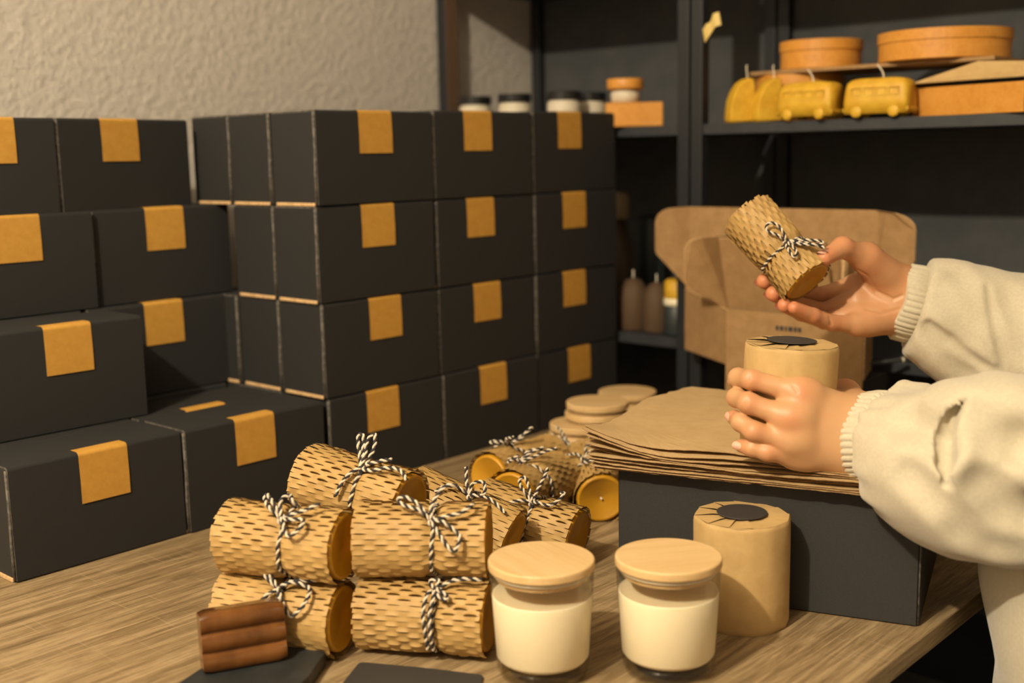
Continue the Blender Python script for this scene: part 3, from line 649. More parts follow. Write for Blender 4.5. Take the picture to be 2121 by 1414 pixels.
# soap on slate
sl = [at_z(330, 1440, .012), at_z(432, 1372, .012), at_z(600, 1325, .012), at_z(674, 1350, .012), at_z(640, 1400, .012), at_z(560, 1470, .012), at_z(430, 1500, .012)]
cs = np.mean(sl, axis=0); mb = MB(); mb.prism([(p[0] - cs[0], p[1] - cs[1]) for p in sl], 0.0004, .012); so = mb.build('slate_tray', M['slate'], None, .0008, loc=(cs[0], cs[1], 0))
tag(so, 'black slate slab under the brown soap at the lower left', 'tray')
sA = at_z(423, 1400, .0125); sB = at_z(597, 1368, .0125); dS = sB - sA; Ls = np.linalg.norm(dS)
st = thing('soap_bar', 'glossy amber-brown ridged soap bar leaning on the black slate', 'soap', sA, math.atan2(dS[1], dS[0]))
HS, TS = .0465, .020; mb = MB(); nz = 60; prof = []
for i in range(nz + 1):
    z = HS * i / nz; ph = z / HS * 3; g_ = abs(math.sin(math.pi * ph)) ** .55; prof.append((-.0042 * g_ + .0030, z))
edge = [(TS - .001, HS), (TS, HS - .001), (TS, .001), (TS - .001, 0)]
pp = [(.0035 + .0012, 0)] + prof[1:-1] + [(.0035 + .0012, HS)] + edge; n = len(pp); nx = 12; vs = []
for k in range(nx + 1):
    t = k / nx; x = Ls * t; s = 1 - .07 * (abs(2 * t - 1) ** 14)
    for y, z in pp: vs.append((x, TS * .5 + (y - TS * .5) * s, HS * .5 + (z - HS * .5) * s))
mb.add(vs, [(k * n + i, k * n + (i + 1) % n, (k + 1) * n + (i + 1) % n, (k + 1) * n + i)[::-1] for k in range(nx) for i in range(n)], 0, True)
mb.add(vs[:n], [tuple(range(n))], 0); mb.add(vs[-n:], [tuple(range(n))[::-1]], 0)
so = mb.build('bar', M['soap'], st); so.rotation_euler = (math.radians(-7), 0, 0); so.location = (0, 0.0, .0004)
# dark cards at the lower edge
def rounded(pts, r, n=6):
    out = []
    for i in range(len(pts)):
        p0, p1, p2 = np.array(pts[i - 1]), np.array(pts[i]), np.array(pts[(i + 1) % len(pts)]); a = (p0 - p1) / np.linalg.norm(p0 - p1); b = (p2 - p1) / np.linalg.norm(p2 - p1); s, e = p1 + a * r, p1 + b * r
        for t in np.linspace(0, 1, n): out.append(tuple((1 - t) ** 2 * s + 2 * t * (1 - t) * p1 + t * t * e))
    return out
for j, (px, z0, lb_) in enumerate(([[(745, 1372), (888, 1385), (845, 1520), (650, 1490)], .0006, 'left of the two dark rounded cards lying at the lower edge of the table'], [[(878, 1384), (1002, 1399), (960, 1530), (820, 1510)], .0016, 'right of the two dark rounded cards lying at the lower edge of the table'])):
    P = [at_z(x, y, z0)[:2] for x, y in px]; c = np.mean(P, axis=0); mb = MB(); mb.prism([(x - c[0], y - c[1]) for x, y in rounded(P, .005)][::-1], 0, .0008)
    tag(mb.build('dark_card', M['darkcard'], None, 0, loc=(c[0], c[1], z0)), lb_, 'card', 'dark rounded cards on the table')
# ------------------------------------------------------------------ open cardboard mailer on a dark box, behind the hands
BLb = at_z(1420, 722, H + .001); FLb = at_z(1506, 753, H + .001)
sd = FLb - BLb; sdn = sd / np.linalg.norm(sd); fr_ = -E2
FRb = at_u(1790, 700, uv(FLb)[0]); FRb[2] = FLb[2]; BRb = at_u(1808, 600, uv(BLb)[0]); BRb[2] = BLb[2]
FW = np.linalg.norm(FRb - FLb); print('mailer', FW, np.linalg.norm(BRb - BLb))
sdn = E1 * -1.0
Z = np.array([0, 0, 1.0])
kb = thing('dark_support_box', 'dark box at the back of the table under the open cardboard mailer', 'box', FLb - Z * (H + .001), math.atan2(fr_[1], fr_[0]))
q = MB(); q.box((FW / 2, .036, H / 2 + .0003), (FW, .070, H - .0006)); q.build('body', M['black'], kb, .001)
q = MB(); q.box((FW / 2, .0002, H / 2), (FW - .006, .0026, H - .004)); q.build('front_flap', M['black'], kb, .0006)
op = thing('open_mailer', 'opened brown cardboard mailer with raised lid and ear flaps behind the hands', 'box', FLb, 0)
oi = FLb
def panel(name, pts, th=.003, m='card', parent=op, mi_edge=True):
    P = [np.asarray(p) - oi for p in pts]; c = np.mean(P, axis=0); nn = np.zeros(3)
    for i in range(len(P)): nn += np.cross(P[i] - c, P[(i + 1) % len(P)] - c)
    nn /= np.linalg.norm(nn); n = len(P); mb = MB(); vs = [p + nn * th / 2 for p in P] + [p - nn * th / 2 for p in P]
    mb.add(vs, [tuple(range(n)), tuple(range(n, 2 * n))[::-1]], 0); mb.add(vs, [(i, n + i, n + (i + 1) % n, (i + 1) % n) for i in range(n)], 1)
    return mb.build(name, [M[m], M['rawedge']], parent)
hb, hf = .088, .074
panel('bottom_panel', [BLb, FLb, FRb, BRb])
panel('side_panel', [BLb, FLb, FLb + Z * hf, BLb + Z * hb])
panel('side_panel', [FRb, BRb, BRb + Z * hb, FRb + Z * hf])
panel('back_panel', [BLb, BRb, BRb + Z * hb, BLb + Z * hb])
fp = panel('front_panel', [FLb - sdn * -.002 - Z * .045, FRb + sdn * .002 - Z * .045, FRb + sdn * .002 + Z * hf, FLb + sdn * .002 + Z * hf])
# printed marks on the front panel
pm = MB(); f0 = FLb + sdn * .0042 - oi
for i, (x0, wd, zz, hh) in enumerate([(.075, .004, .056, .006), (.081, .005, .056, .006), (.088, .003, .056, .006), (.093, .006, .056, .006), (.101, .004, .056, .006), (.107, .004, .056, .006)]):
    c = f0 + fr_ * (x0 + wd / 2) + Z * zz; pm.box(c, (wd, .0003, hh), R=rotz(math.atan2(fr_[1], fr_[0])).to_3x3())
tag(pm.build('printed_mark', M['darkcard'], fp), 'small dark blurred print')
# lid with ears
lean = sdn * -.006
l0, l1 = BLb + Z * hb, BRb + Z * hb; lh = .118
lid_ = panel('lid_panel', [l0, l1, l1 + Z * lh + lean, l0 + Z * lh + lean])
def ear(a, out, w_, h0, h1, parent, back=np.zeros(3)):
    P = [a + Z * h0, a + out * w_ * .95 + Z * (h0 + (h1 - h0) * .40) + back, a + out * w_ + Z * (h0 + (h1 - h0) * .46) + back]
    for t in np.linspace(0, math.pi / 2, 6): P.append(a + out * (w_ * (.35 + .65 * math.cos(t))) + Z * (h0 + (h1 - h0) * (.80 + .19 * math.sin(t))) + back)
    P.append(a + Z * h1 + lean * .8); return panel('ear_flap', P, parent=parent)
ear(l0 + fr_ * .002, -fr_, .047, .004, lh, lid_, back=sdn * .012); ear(l1 - fr_ * .002, fr_, .060, .004, lh, lid_, back=sdn * .01)
# tuck panel standing inside with its own ears
t0 = at_u(1524, 640, uv(BLb)[0] - .03); t0[2] = BLb[2]; TL = E1 * -.045; t1 = at_u(1742, 640, uv(BLb)[0] - .03); t1[2] = BLb[2]
tk = panel('tuck_panel', [t0 + Z * .003, t1 + Z * .003, t1 + Z * .170 + TL, t0 + Z * .170 + TL])
ear(t0 + fr_ * .001 + Z * .068 + TL * .4, -fr_, .040, 0, .104, tk, back=E1 * -.050); ear(t1 + Z * .068 + TL * .4, fr_, .03, 0, .104, tk, back=E1 * -.04)

# ------------------------------------------------------------------ things on the shelves
def on_board(x, y, u, z):
    p = at_u(x, y, u); return np.array([p[0], p[1], z])
ZBt = ZB + .0004
def lathe_thing(name, label, cat, parts, p, group=None):
    t = thing(name, label, cat, p, AZ, group)
    for nm, prof, m, cl in parts:
        mb = MB(); mb.lathe(prof, 40, 0, True, closed=cl); mb.build(nm, M[m], t)
    return t
M['paleLabel'] = mat('pale_label', (.62, .55, .42), .6); M['lidblack'] = mat('black_lid', (.012, .012, .013), .25)
for i, (px, uu, lb) in enumerate([(984, 5.15, 'leftmost black-lidded jar on the shelf above the boxes, against the white wall'), (1066, 5.15, 'second black-lidded jar from the left on the shelf above the boxes'), (1168, 5.25, 'black-lidded jar on the shelf right of the dark shelf post'), (1222, 5.9, 'rightmost and farthest black-lidded jar on the shelf above the boxes')]):
    p = on_board(px, 215, uu * H, ZBt)
    t = thing('lidded_jar', lb, 'jar', p, AZ, 'black-lidded jars on the shelf')
    mb = MB(); mb.lathe([(.024, 0), (.0265, .002), (.0265, .040), (.024, .044), (.024, .046)], 40, 0, True); mb.build('jar_body', M['paleLabel'], t)
    mb = MB(); mb.lathe([(.0268, .046), (.0275, .0465), (.0275, .058), (.0268, .059), (0, .059)], 40, 0, False, closed=True); mb.build('lid', M['lidblack'], t)
# small wooden block with a jar on it
pb = on_board(1312, 270, 5.35 * H, ZBt)
wb = thing('wooden_block', 'orange wooden block on the shelf left of the post, jar on top', 'block', pb, math.radians(88)); mb = MB(); mb.box((0, 0, .018), (.05, .086, .036)); mb.build('block', M['pine'], wb, .0015)
pj = at_u(1295, 200, 5.35 * H); t = thing('small_jar', 'small glass jar with orange wooden lid standing on the wooden block', 'jar', (pj[0], pj[1], ZBt + .0365), AZ)
mb = MB(); mb.lathe([(.018, 0), (.0215, .002), (.0225, .012), (.021, .018), (.019, .0195)], 40, 0, True); mb.build('jar_body', M['paleLabel'], t)
mb = MB(); mb.lathe([(.0225, .0195), (.0275, .0205), (.028, .0225), (.028, .0345), (.027, .036), (0, .0365)], 40, 0, True, closed=True); mb.build('lid', M['pine'], t)
pk = on_board(1412, 258, 5.2 * H, ZBt); t = lathe_thing('taper_candle', 'small thin white candle standing on the shelf beside the post', 'candle', [('stick', [(.004, 0), (.0042, .002), (.004, .034), (.002, .036), (0, .0365)], 'cream', True), ('wick', [(.0006, .0364), (.0006, .043), (0, .0432)], 'wick', True)], pk)
# bus candles
M['yellow'] = mat('yellow_beeswax', (.62, .36, .02), .55, Subsurface_Weight=.2, Subsurface_Scale=.008); noise_mix(M['yellow'], (.56, .31, .015), (.66, .40, .03), 60, 4, bump=.4, bdist=.001)
def bus(label, p, rz):
    t = thing('bus_candle', label, 'candle', p, rz, 'yellow wax bus-shaped candles on the shelf'); Lb, Wb, Hb = .084, .040, .050
    mb = MB(); n = 11; prof = [(-.5, .10), (-.5, .46), (-.478, .60), (-.44, .80), (-.36, .95), (-.25, 1.0), (.25, 1.0), (.36, .95), (.44, .80), (.478, .60), (.5, .46), (.5, .10)]
    # long profile: front and rear both slope in towards the roof
    ks = [(-.5, .0), (-.5, .5)]; xs = np.linspace(-1, 1, 17); vs = []
    for xx in xs:
        e = abs(xx) ** 7; s = 1 - .16 * e
        for y, z in prof:
            ztop = 1 - .10 * abs(xx) ** 6; sl = (z - .46) * .16 if z > .46 else 0
            vs.append((xx * Lb / 2 * (1 - sl * .55), y * Wb * s, (.10 + (z - .10) * ztop) * Hb))
    k = len(prof); fs = [(i * k + j, (i + 1) * k + j, (i + 1) * k + (j + 1) % k, i * k + (j + 1) % k) for i in range(len(xs) - 1) for j in range(k)]
    fs += [tuple(range(k)), tuple((len(xs) - 1) * k + j for j in range(k))[::-1]]; mb.add(vs, fs, 0, True); mb.build('bus_body', M['yellow'], t)
    for x in (-.025, .024):
        for y in (-.017, .017):
            w_ = MB(); w_.lathe([(0, -.004), (.0065, -.004), (.0075, -.003), (.0075, .003), (.0065, .004), (0, .004)], 24, 0, True, closed=True); w_.build('wheel', M['yellow'], t, mw=None).matrix_local = Matrix.Translation((x, y, .0078)) @ Matrix.Rotation(math.pi / 2, 4, 'X')
    for s in (-1, 1):
        for i in range(4):
            f = MB(); x0 = -.031 + i * .0165; y = s * (Wb / 2 * .985); z0, z1 = .028, .0375
            for (a, b, c, d) in ((x0, z0, .0125, .0012), (x0, z1, .0125, .0012)): f.box((a + c / 2, y - s * .0006, b), (c, .0016, d))
            for a in (x0, x0 + .0125): f.box((a, y - s * .0006, (z0 + z1) / 2), (.0012, .0016, z1 - z0))
            f.build('window_relief', M['yellow'], t)
        bm_ = MB(); bm_.box((s * Lb / 2 * .985, 0, .010), (.004, Wb * .86, .005)); bm_.build('bumper', M['yellow'], t, .001)
    wk_ = MB(); wk_.tube(crom([(-.004, 0, Hb - .002), (-.003, 0, Hb + .006), (.001, .001, Hb + .013), (.005, .0, Hb + .017)], 5), .0009, 6); wk_.build('wick', M['wick'], t)
AV = AZ + math.pi / 2
ZBb = ZBt
def wedge(label, p, rz, hh):
    # tall beeswax candle: upright on one side, curving inwards on the other
    t = thing('wedge_candle', label, 'candle', p, rz, 'tall yellow wedge candles on the shelf'); mb = MB()
    pr = [(.018, 0), (.0185, .004), (.0172, hh * .75), (.0150, hh * .97), (.011, hh), (.004, hh * .985), (-.004, hh * .90), (-.0115, hh * .72), (-.0165, hh * .5), (-.0185, hh * .25), (-.019, .004), (-.018, 0)]
    xs = [(-.0155, .90), (-.0140, .97), (-.010, 1), (.010, 1), (.0140, .97), (.0155, .90)]; k = len(pr)
    vs = [(x, y * s, hh / 2 + (z - hh / 2) * s) for x, s in xs for y, z in pr]
    mb.add(vs, [(i * k + j, (i + 1) * k + j, (i + 1) * k + (j + 1) % k, i * k + (j + 1) % k) for i in range(len(xs) - 1) for j in range(k)], 0, True)
    mb.add(vs[:k], [tuple(range(k))], 0); mb.add(vs[-k:], [tuple(range(k))[::-1]], 0); o = mb.build('wax', M['yellow'], t); o.location.z = -hh * .0
    wk_ = MB(); wk_.tube(crom([(0, .010, hh - .003), (0, .0095, hh + .006), (.001, .008, hh + .014), (.002, .0085, hh + .018)], 5), .0009, 6); wk_.build('wick', M['wick'], t)
wedge('tall curved yellow wax candle with a white wick, leftmost on the upper shelf', on_board(1533, 250, 5.3 * H, ZBt), math.radians(-82), .062)
wedge('tall curved yellow wax candle, second from the left, touching the bus candle', on_board(1588, 248, 5.35 * H, ZBt), math.radians(-82), .060)
bus('yellow bus-shaped candle standing before the round orange wooden box', on_board(1678, 247, 5.22 * H, ZBb), AV - .08)
bus('yellow bus-shaped candle standing beside the wooden crate', on_board(1822, 240, 5.22 * H, ZBb), AV + .05)
# bentwood boxes
def bent(label, p, R, h, m='pine', lidh=None):
    t = thing('bentwood_box', label, 'box', p, AZ); mb = MB()
    mb.lathe([(0, 0), (R - .001, 0), (R, .001), (R, h - .001), (R - .001, h), (0, h)], 64, 0, False, closed=True); mb.build('body', M[m], t, .0004)
    s = MB(); s.lathe([(R + .0003, h * .62), (R + .0018, h * .64), (R + .0018, h - .0004), (R + .0003, h)], 64, 0, False, closed=True); s.build('lid_band', M[m], t); return t
p = on_board(1655, 230, 6.10 * H, ZBt); bent('large round orange wooden box behind the bus candles', p, .062, .066)
p2 = on_board(1700, 130, 6.12 * H, ZBt + .0662 + .006)
tr = thing('card_sheet', 'thin brown board lying on the large round box, under two lidded round boxes', 'board', on_board(1830, 150, 6.1 * H, ZBt + .0664), AZ); mb = MB(); mb.box((0, 0, .0026), (.125, .345, .005)); mb.build('board', M['card'], tr, .0006)
bent('smaller round orange wooden box on top of the stack above the bus candles', p2, .056, .040)
p3 = on_board(1955, 110, 6.1 * H, ZBt + .0662 + .006); bent('wide round orange wooden box on top of the stack at the right', p3, .083, .038)
# crates at the right
def crate(label, p, d, rz):
    t = thing('wooden_crate', label, 'crate', p, rz, 'small wooden crates on the shelf'); x, y, z = d; th = .004
    for nm, c, s in (('front_board', (-x / 2 + th / 2, 0, z / 2), (th, y, z)), ('back_board', (x / 2 - th / 2, 0, z / 2), (th, y, z)), ('end_board', (0, -y / 2 + th / 2, z / 2), (x - 2 * th, th, z)), ('end_board', (0, y / 2 - th / 2, z / 2), (x - 2 * th, th, z)), ('bottom_board', (0, 0, th / 2), (x - 2 * th, y - 2 * th, th))):
        mb = MB(); mb.box(c, s); mb.build(nm, M['pine'], t, .0006)
crate('wooden crate at the right end of the shelf, beside the bus candle', on_board(2050, 210, 5.65 * H, ZBt), (.09, .165, .036), AZ - .32)
# folded card flaps over the crate
fl = thing('folded_card', 'opened brown card sleeve with slanting flaps over the wooden crate', 'packaging', on_board(2030, 150, 6.0 * H, ZBt + .037), AZ); mb = MB()
for pts in ([(-.055, .085, .0), (.05, .085, .0), (.05, -.02, .027), (-.055, -.02, .027)], [(-.055, -.02, .027), (.05, -.02, .027), (.05, -.11, .020), (-.055, -.11, .020)], [(-.06, -.02, .028), (-.06, -.12, .022), (-.075, -.11, .006), (-.075, .06, .004)]):
    nn = np.cross(np.subtract(pts[1], pts[0]), np.subtract(pts[3], pts[0])); nn /= np.linalg.norm(nn); vs = [np.array(q) + nn * .0008 for q in pts] + [np.array(q) - nn * .0008 for q in pts]
    mb.add(vs, [(0, 1, 2, 3), (7, 6, 5, 4), (0, 4, 5, 1), (1, 5, 6, 2), (2, 6, 7, 3), (3, 7, 4, 0)])
mb.build('flaps', M['kraft'], fl)
# yellow tape bow on the post
M['tape'] = mat('yellow_tape', (.62, .46, .14), .6)
pt = at_u(1475, 55, SU0 - .004); t = thing('tape_tag', 'crumpled yellow paper tag stuck on the shelf post', 'tag', pt, AZ)
mb = MB(); vs = []
for i, (y, z, o) in enumerate([(.013, -.012, 0), (.006, -.005, .002), (0, 0, .001), (-.006, .008, .003), (-.013, .010, 0)]):
    for s in (-1, 1): vs.append((-.001 - o, y + s * .002, z + s * (.009 if i != 2 else .006)))
    
mb.add(vs, [(2 * i, 2 * i + 1, 2 * i + 3, 2 * i + 2) for i in range(4)]); mb.add([(v[0] + .0012, v[1], v[2]) for v in vs], [(2 * i, 2 * i + 2, 2 * i + 3, 2 * i + 1) for i in range(4)]); mb.build('tag', M['tape'], t)
# lower shelf, blurred
ZLt = ZL_ + .0004
M['browncandle'] = mat('brown_wax', (.085, .048, .022), .75); M['greyglass'] = mat('grey_jar', (.030, .038, .038), .5); M['beigecap'] = mat('beige_cap', (.36, .27, .17), .7); M['darkbottle'] = mat('brown_bottle', (.075, .045, .025), .4)
for x, hh, rr, lb in ((1312, .082, .026, 'left of two tall brown rounded candles on the lower shelf'), (1360, .078, .022, 'right of two tall brown rounded candles on the lower shelf')):
    p = on_board(x, 690, 5.5 * H, ZLt); lathe_thing('rounded_candle', lb, 'candle', [('wax', [(rr * .9, 0), (rr, .004), (rr, hh * .6), (rr * .85, hh * .8), (rr * .5, hh * .95), (0, hh)], 'browncandle', True), ('wick', [(.001, hh - .002), (.001, hh + .012), (0, hh + .0122)], 'wick', True)], p, 'tall rounded candles on the lower shelf')
p = on_board(1272, 690, 6.2 * H, ZLt); lathe_thing('tall_bottle', 'tall dark bottle with beige cap, blurred behind the box stack', 'bottle', [('bottle', [(.033, 0), (.036, .003), (.036, .12), (.022, .15), (.02, .17)], 'darkbottle', False), ('cap', [(.024, .168), (.027, .17), (.027, .205), (.022, .212), (0, .213)], 'beigecap', True)], p)
p = on_board(1402, 705, 5.4 * H, ZLt); lathe_thing('glass_candle', 'small yellow candle with pale rim on a dark glass, on the lower shelf', 'candle', [('glass_foot', [(.018, 0), (.02, .002), (.02, .045), (.019, .046)], 'greyglass', False), ('pale_rim', [(.0195, .046), (.0205, .047), (.0205, .056), (.0195, .057)], 'cream', False), ('wax', [(.019, .057), (.0195, .058), (.0195, .082), (.014, .086), (0, .087)], 'yellow', True), ('wick', [(.0008, .086), (.0008, .1), (0, .1002)], 'wick', True)], p)
p = on_board(1348, 700, 6.9 * H, ZLt); lathe_thing('grey_jar', 'dim grey-green glass jar standing far back on the lower shelf', 'jar', [('jar', [(.022, 0), (.024, .002), (.024, .15), (.02, .16), (.02, .17), (0, .171)], 'greyglass', True)], p)
# right: metal rod and small block
p = at_d(1805, 752, 1.50); pr_ = at_d(1868, 745, 1.50); rod = thing('metal_rod', 'thin grey rod with a painted highlight at its tip, on dark boxes behind the hands', 'rod', p); mb = MB(); a_, b_ = at_d(1742, 760, 1.5) - p, pr_ - p; mb.tube([a_, b_], .0028, 8); mb.build('rod', M['shelfback'], rod); mb = MB(); mb.tube([b_, b_ + (b_ - a_) * .04], .0034, 8); mb.build('tip_highlight', M['paleLabel'], rod)  # pale end piece paints the highlight on the rod
# ------------------------------------------------------------------ the person
per = thing('person', 'person in a cream sweatshirt at the right, wrapping jars and candles', 'person', W(1.9 * H, -7.1 * H, -.75), 0)
PB = W(1.9 * H, -7.1 * H, -.75)
D_ = at_d
def chain(P, pts, rads, k=.0035):
    d = None
    for i in range(len(pts) - 1):
        c = cone(P, pts[i], pts[i + 1], rads[i], rads[i + 1]); d = c if d is None else smin(d, c, k)
    return d
# nearer hand (left hand, back of the hand to the camera)
LH = dict(
    index=([D_(1652, 812, .984), D_(1556, 786, .991), D_(1529, 782, 1.012), D_(1526, 788, 1.034)], [.0097, .0081, .0079, .0074]),
    middle=([D_(1630, 864, .979), D_(1550, 834, .986), D_(1526, 823, 1.008), D_(1524, 826, 1.030)], [.0099, .0084, .0080, .0075]),
    ring=([D_(1632, 912, .981), D_(1562, 893, .981), D_(1534, 874, .992), D_(1521, 864, 1.008)], [.0093, .0079, .0074, .0067]),
    pinky=([D_(1646, 945, .988), D_(1590, 936, .983), D_(1558, 928, .986), D_(1536, 923, .994)], [.0086, .0072, .0066, .0060]))
LWr = [D_(1795, 868, 1.002), D_(1772, 938, .992)]
LTh = ([D_(1778, 850, 1.025), D_(1750, 818, 1.060), D_(1702, 818, 1.098), D_(1660, 812, 1.108)], [.0155, .0138, .0110, .0085])
LFore = [D_(1790, 905, 1.000), D_(1960, 930, .932)]
def left_hand(P):
    d = cone(P, LWr[0], LWr[1], .0215, .0195)
    d = smin(d, cone(P, LFore[0], LFore[1], .027, .031), .02)
    for nm, rr in (('index', .0125), ('middle', .0130), ('ring', .0125), ('pinky', .0115)):
        m = LH[nm][0][0]; t = {'index': .12, 'middle': .38, 'ring': .66, 'pinky': .95}[nm]; wv = LWr[0] * (1 - t) + LWr[1] * t
        d = smin(d, cone(P, m + fw * .0035, wv, rr, .0190), .014)
    f = None
    for nm in LH:
        c = chain(P, *LH[nm], k=.005); f = c if f is None else smin(f, c, .0012)
    d = smin(d, f, .0055)
    for a_, b_ in (('index', 'middle'), ('middle', 'ring'), ('ring', 'pinky')): d = smin(d, cone(P, LH[a_][0][0] + rt * .010, LH[b_][0][0] + rt * .010, .0102, .0098), .010)
    for nm in ('index', 'middle', 'ring'):     # knuckle bumps
        d = smin(d, np.linalg.norm(P - (LH[nm][0][0] - fw * -.0008), axis=1) - .0080, .012)
    d = smin(d, chain(P, *LTh, k=.006), .012)
    web = cone(P, (LTh[0][1] + LH['index'][0][0]) / 2 + fw * .008, LTh[0][0], .008, .012)
    return smin(d, web, .014)
# farther hand (right hand, palm to the camera, holding the tied candle)
RH = dict(
    index=([D_(1772, 590, 1.238), D_(1700, 612, 1.262), D_(1630, 602, 1.252), D_(1583, 582, 1.222)], [.0108, .0092, .0086, .0082]),
    middle=([D_(1775, 620, 1.232), D_(1705, 645, 1.250), D_(1645, 628, 1.236), D_(1602, 608, 1.206)], [.0110, .0093, .0087, .0082]),
    ring=([D_(1775, 648, 1.226), D_(1708, 664, 1.232), D_(1660, 648, 1.216), D_(1625, 632, 1.192)], [.0105, .0088, .0082, .0074]),
    pinky=([D_(1776, 672, 1.216), D_(1722, 668, 1.205), D_(1684, 653, 1.190), D_(1645, 637, 1.178)], [.0098, .0082, .0074, .0066]))
RWr = [D_(1872, 592, 1.235), D_(1866, 650, 1.235)]
RTh = ([D_(1850, 575, 1.225), D_(1795, 535, 1.205), D_(1745, 512, 1.185), D_(1708, 534, 1.172)], [.0170, .0130, .0100, .0082])
RFore = [D_(1870, 622, 1.235), D_(2010, 640, 1.22)]
def right_hand(P):
    d = cone(P, RWr[0], RWr[1], .0215, .0205)
    d = smin(d, cone(P, RFore[0], RFore[1], .026, .030), .02)
    for nm, rr in (('index', .0115), ('middle', .0118), ('ring', .0115), ('pinky', .0125)):
        m = RH[nm][0][0]; t = {'index': .1, 'middle': .37, 'ring': .64, 'pinky': .95}[nm]; wv = RWr[0] * (1 - t) + RWr[1] * t
        d = smin(d, cone(P, m + fw * .001, wv, rr, .0185), .010)
    f = None
    for nm in RH:
        c = chain(P, *RH[nm]); f = c if f is None else smin(f, c, .0012)
    d = smin(d, f, .006)
    th = chain(P, *RTh, k=.006)
    th = smin(th, cone(P, RTh[0][1], RWr[0] * .6 + RWr[1] * .4, .0135, .0165), .012)   # ball of the thumb
    d = smin(d, th, .010)
    return smin(d, cone(P, D_(1800, 668, 1.222), RWr[1], .013, .017), .010)               # heel below the little finger
def bounds(ps, m): a = np.array(ps); return a.min(0) - m, a.max(0) + m
lp = [p for k in LH for p in LH[k][0]] + LTh[0] + LWr + [LFore[0] * .55 + LFore[1] * .45]
rp = [p for k in RH for p in RH[k][0]] + RTh[0] + RWr + [RFore[0] * .55 + RFore[1] * .45]
def first_hit(fn, x, y, d0=.85):
    t = d0
    for _ in range(80):
        p = D_(x, y, t); dd = fn(p[None])[0]
        if dd < 3e-4: break
        t += max(dd * .9, 2e-4)
        if t > 1.5: break
    return D_(x, y, t)
CREASE = [([first_hit(right_hand, *q, d0=1.0) for q in pts], r) for pts, r in (([(1778, 560), (1794, 570), (1816, 603), (1850, 620), (1868, 612)], .0013), ([(1796, 640), (1830, 648), (1862, 640)], .0009), ([(1718, 656), (1722, 672)], .0009))]
def right_hand_c(P):
    d = right_hand(P)
    for pts, r in CREASE: d = smax(d, -chain(P, pts, [r] * len(pts), .001), .0022)
    return d
CREL = [([first_hit(left_hand, *q, d0=.85) for q in pts], r) for pts, r in (([(1551, 776), (1549, 790)], .0006), ([(1546, 826), (1544, 840)], .0006), ([(1643, 800), (1652, 812)], .0006))]
def left_hand_c(P):
    d = left_hand(P)
    for pts, r in CREL: d = smax(d, -chain(P, pts, [r] * len(pts), .001), .002)
    return d
HV = nets(left_hand_c, *bounds(lp, .016), .00105); HR = nets(right_hand_c, *bounds(rp, .016), .00105)
# figure frame: F = facing, R_ = the person's right, up
Fc = E2; Rr = E1
CH = W(2.4 * H, -7.95 * H, 0)                          # torso axis at table height
def bp(f, r, z): return CH + Fc * f + Rr * r + Z * z
NECK, HEAD = bp(.02, 0, .56), bp(.05, 0, .70)
LSh, RSh = bp(0, -.172, .46), bp(0, .172, .46)
LEl = D_(2330, 990, .88); REl = D_(2290, 760, 1.20)
def head(P):
    d = cone(P, NECK - Z * .06, NECK + Z * .06, .056, .052)
    q = (P - HEAD); f, r, z = q @ Fc, q @ Rr, q[:, 2]
    sk = (np.sqrt((f / .098) ** 2 + (r / .076) ** 2 + (z / .112) ** 2) - 1) * .08
    jaw = cone(P, HEAD + Fc * .045 - Z * .075, HEAD - Z * .03, .040, .060); d = smin(d, smin(sk, jaw, .03), .03)
    nose = cone(P, HEAD + Fc * .096 + Z * .004, HEAD + Fc * .112 - Z * .026, .008, .0125); d = smin(d, nose, .012)
    for s in (-1, 1):
        d = smin(d, cone(P, HEAD + Rr * s * .077 + Z * .012, HEAD + Rr * s * .075 - Z * .028, .012, .009), .008)
        d = smax(d, -(np.linalg.norm(P - (HEAD + Fc * .098 + Rr * s * .032 + Z * .004), axis=1) - .012), .008)
        d = smin(d, np.linalg.norm(P - (HEAD + Fc * .082 + Rr * s * .032 + Z * .003), axis=1) - .0125, .003)
    for zz in (-.052, -.061): d = smin(d, cone(P, HEAD + Fc * .090 - Rr * .018 + Z * zz, HEAD + Fc * .090 + Rr * .018 + Z * zz, .006, .006), .005)
    return d
HD = nets(head, HEAD - np.array([.16, .16, .26]), HEAD + np.array([.16, .16, .16]), .005)
def arms(P):
    d = chain(P, [LSh, LEl, LFore[1], LFore[0] * .5 + LFore[1] * .5], [.05, .042, .032, .029], .02)
    d = np.minimum(d, chain(P, [RSh, REl, RFore[1], RFore[0] * .5 + RFore[1] * .5], [.05, .042, .031, .028], .02))
    return smin(d, smin(cone(P, bp(0, 0, .4), NECK, .09, .055), cone(P, LSh, RSh, .055, .055), .03), .04)
AR = nets(arms, np.min([LSh, RSh, LEl, REl, LFore[1], RFore[1], NECK, LFore[0], RFore[0]], 0) - .1, np.max([LSh, RSh, LEl, REl, LFore[1], RFore[1], NECK, LFore[0], RFore[0]], 0) + .1, .009)
red = [(LH[n][0][0] - fw * .006, .0085, .55) for n in ('index', 'middle')] + [(LH[n][0][1] - fw * .006, .009, .35) for n in LH] + [(LH[n][0][3], .011, .45) for n in LH] + [(RH[n][0][3], .014, .75) for n in RH] + [(RH[n][0][2], .014, .55) for n in RH] + [(RH[n][0][1], .014, .5) for n in RH] + [(RTh[0][3], .013, .7), (RTh[0][2], .016, .5), (RTh[0][1], .02, .5), (RTh[0][0], .025, .3), (LTh[0][1], .02, .4), (HEAD + Fc * .1 - Z * .055, .02, .6)]
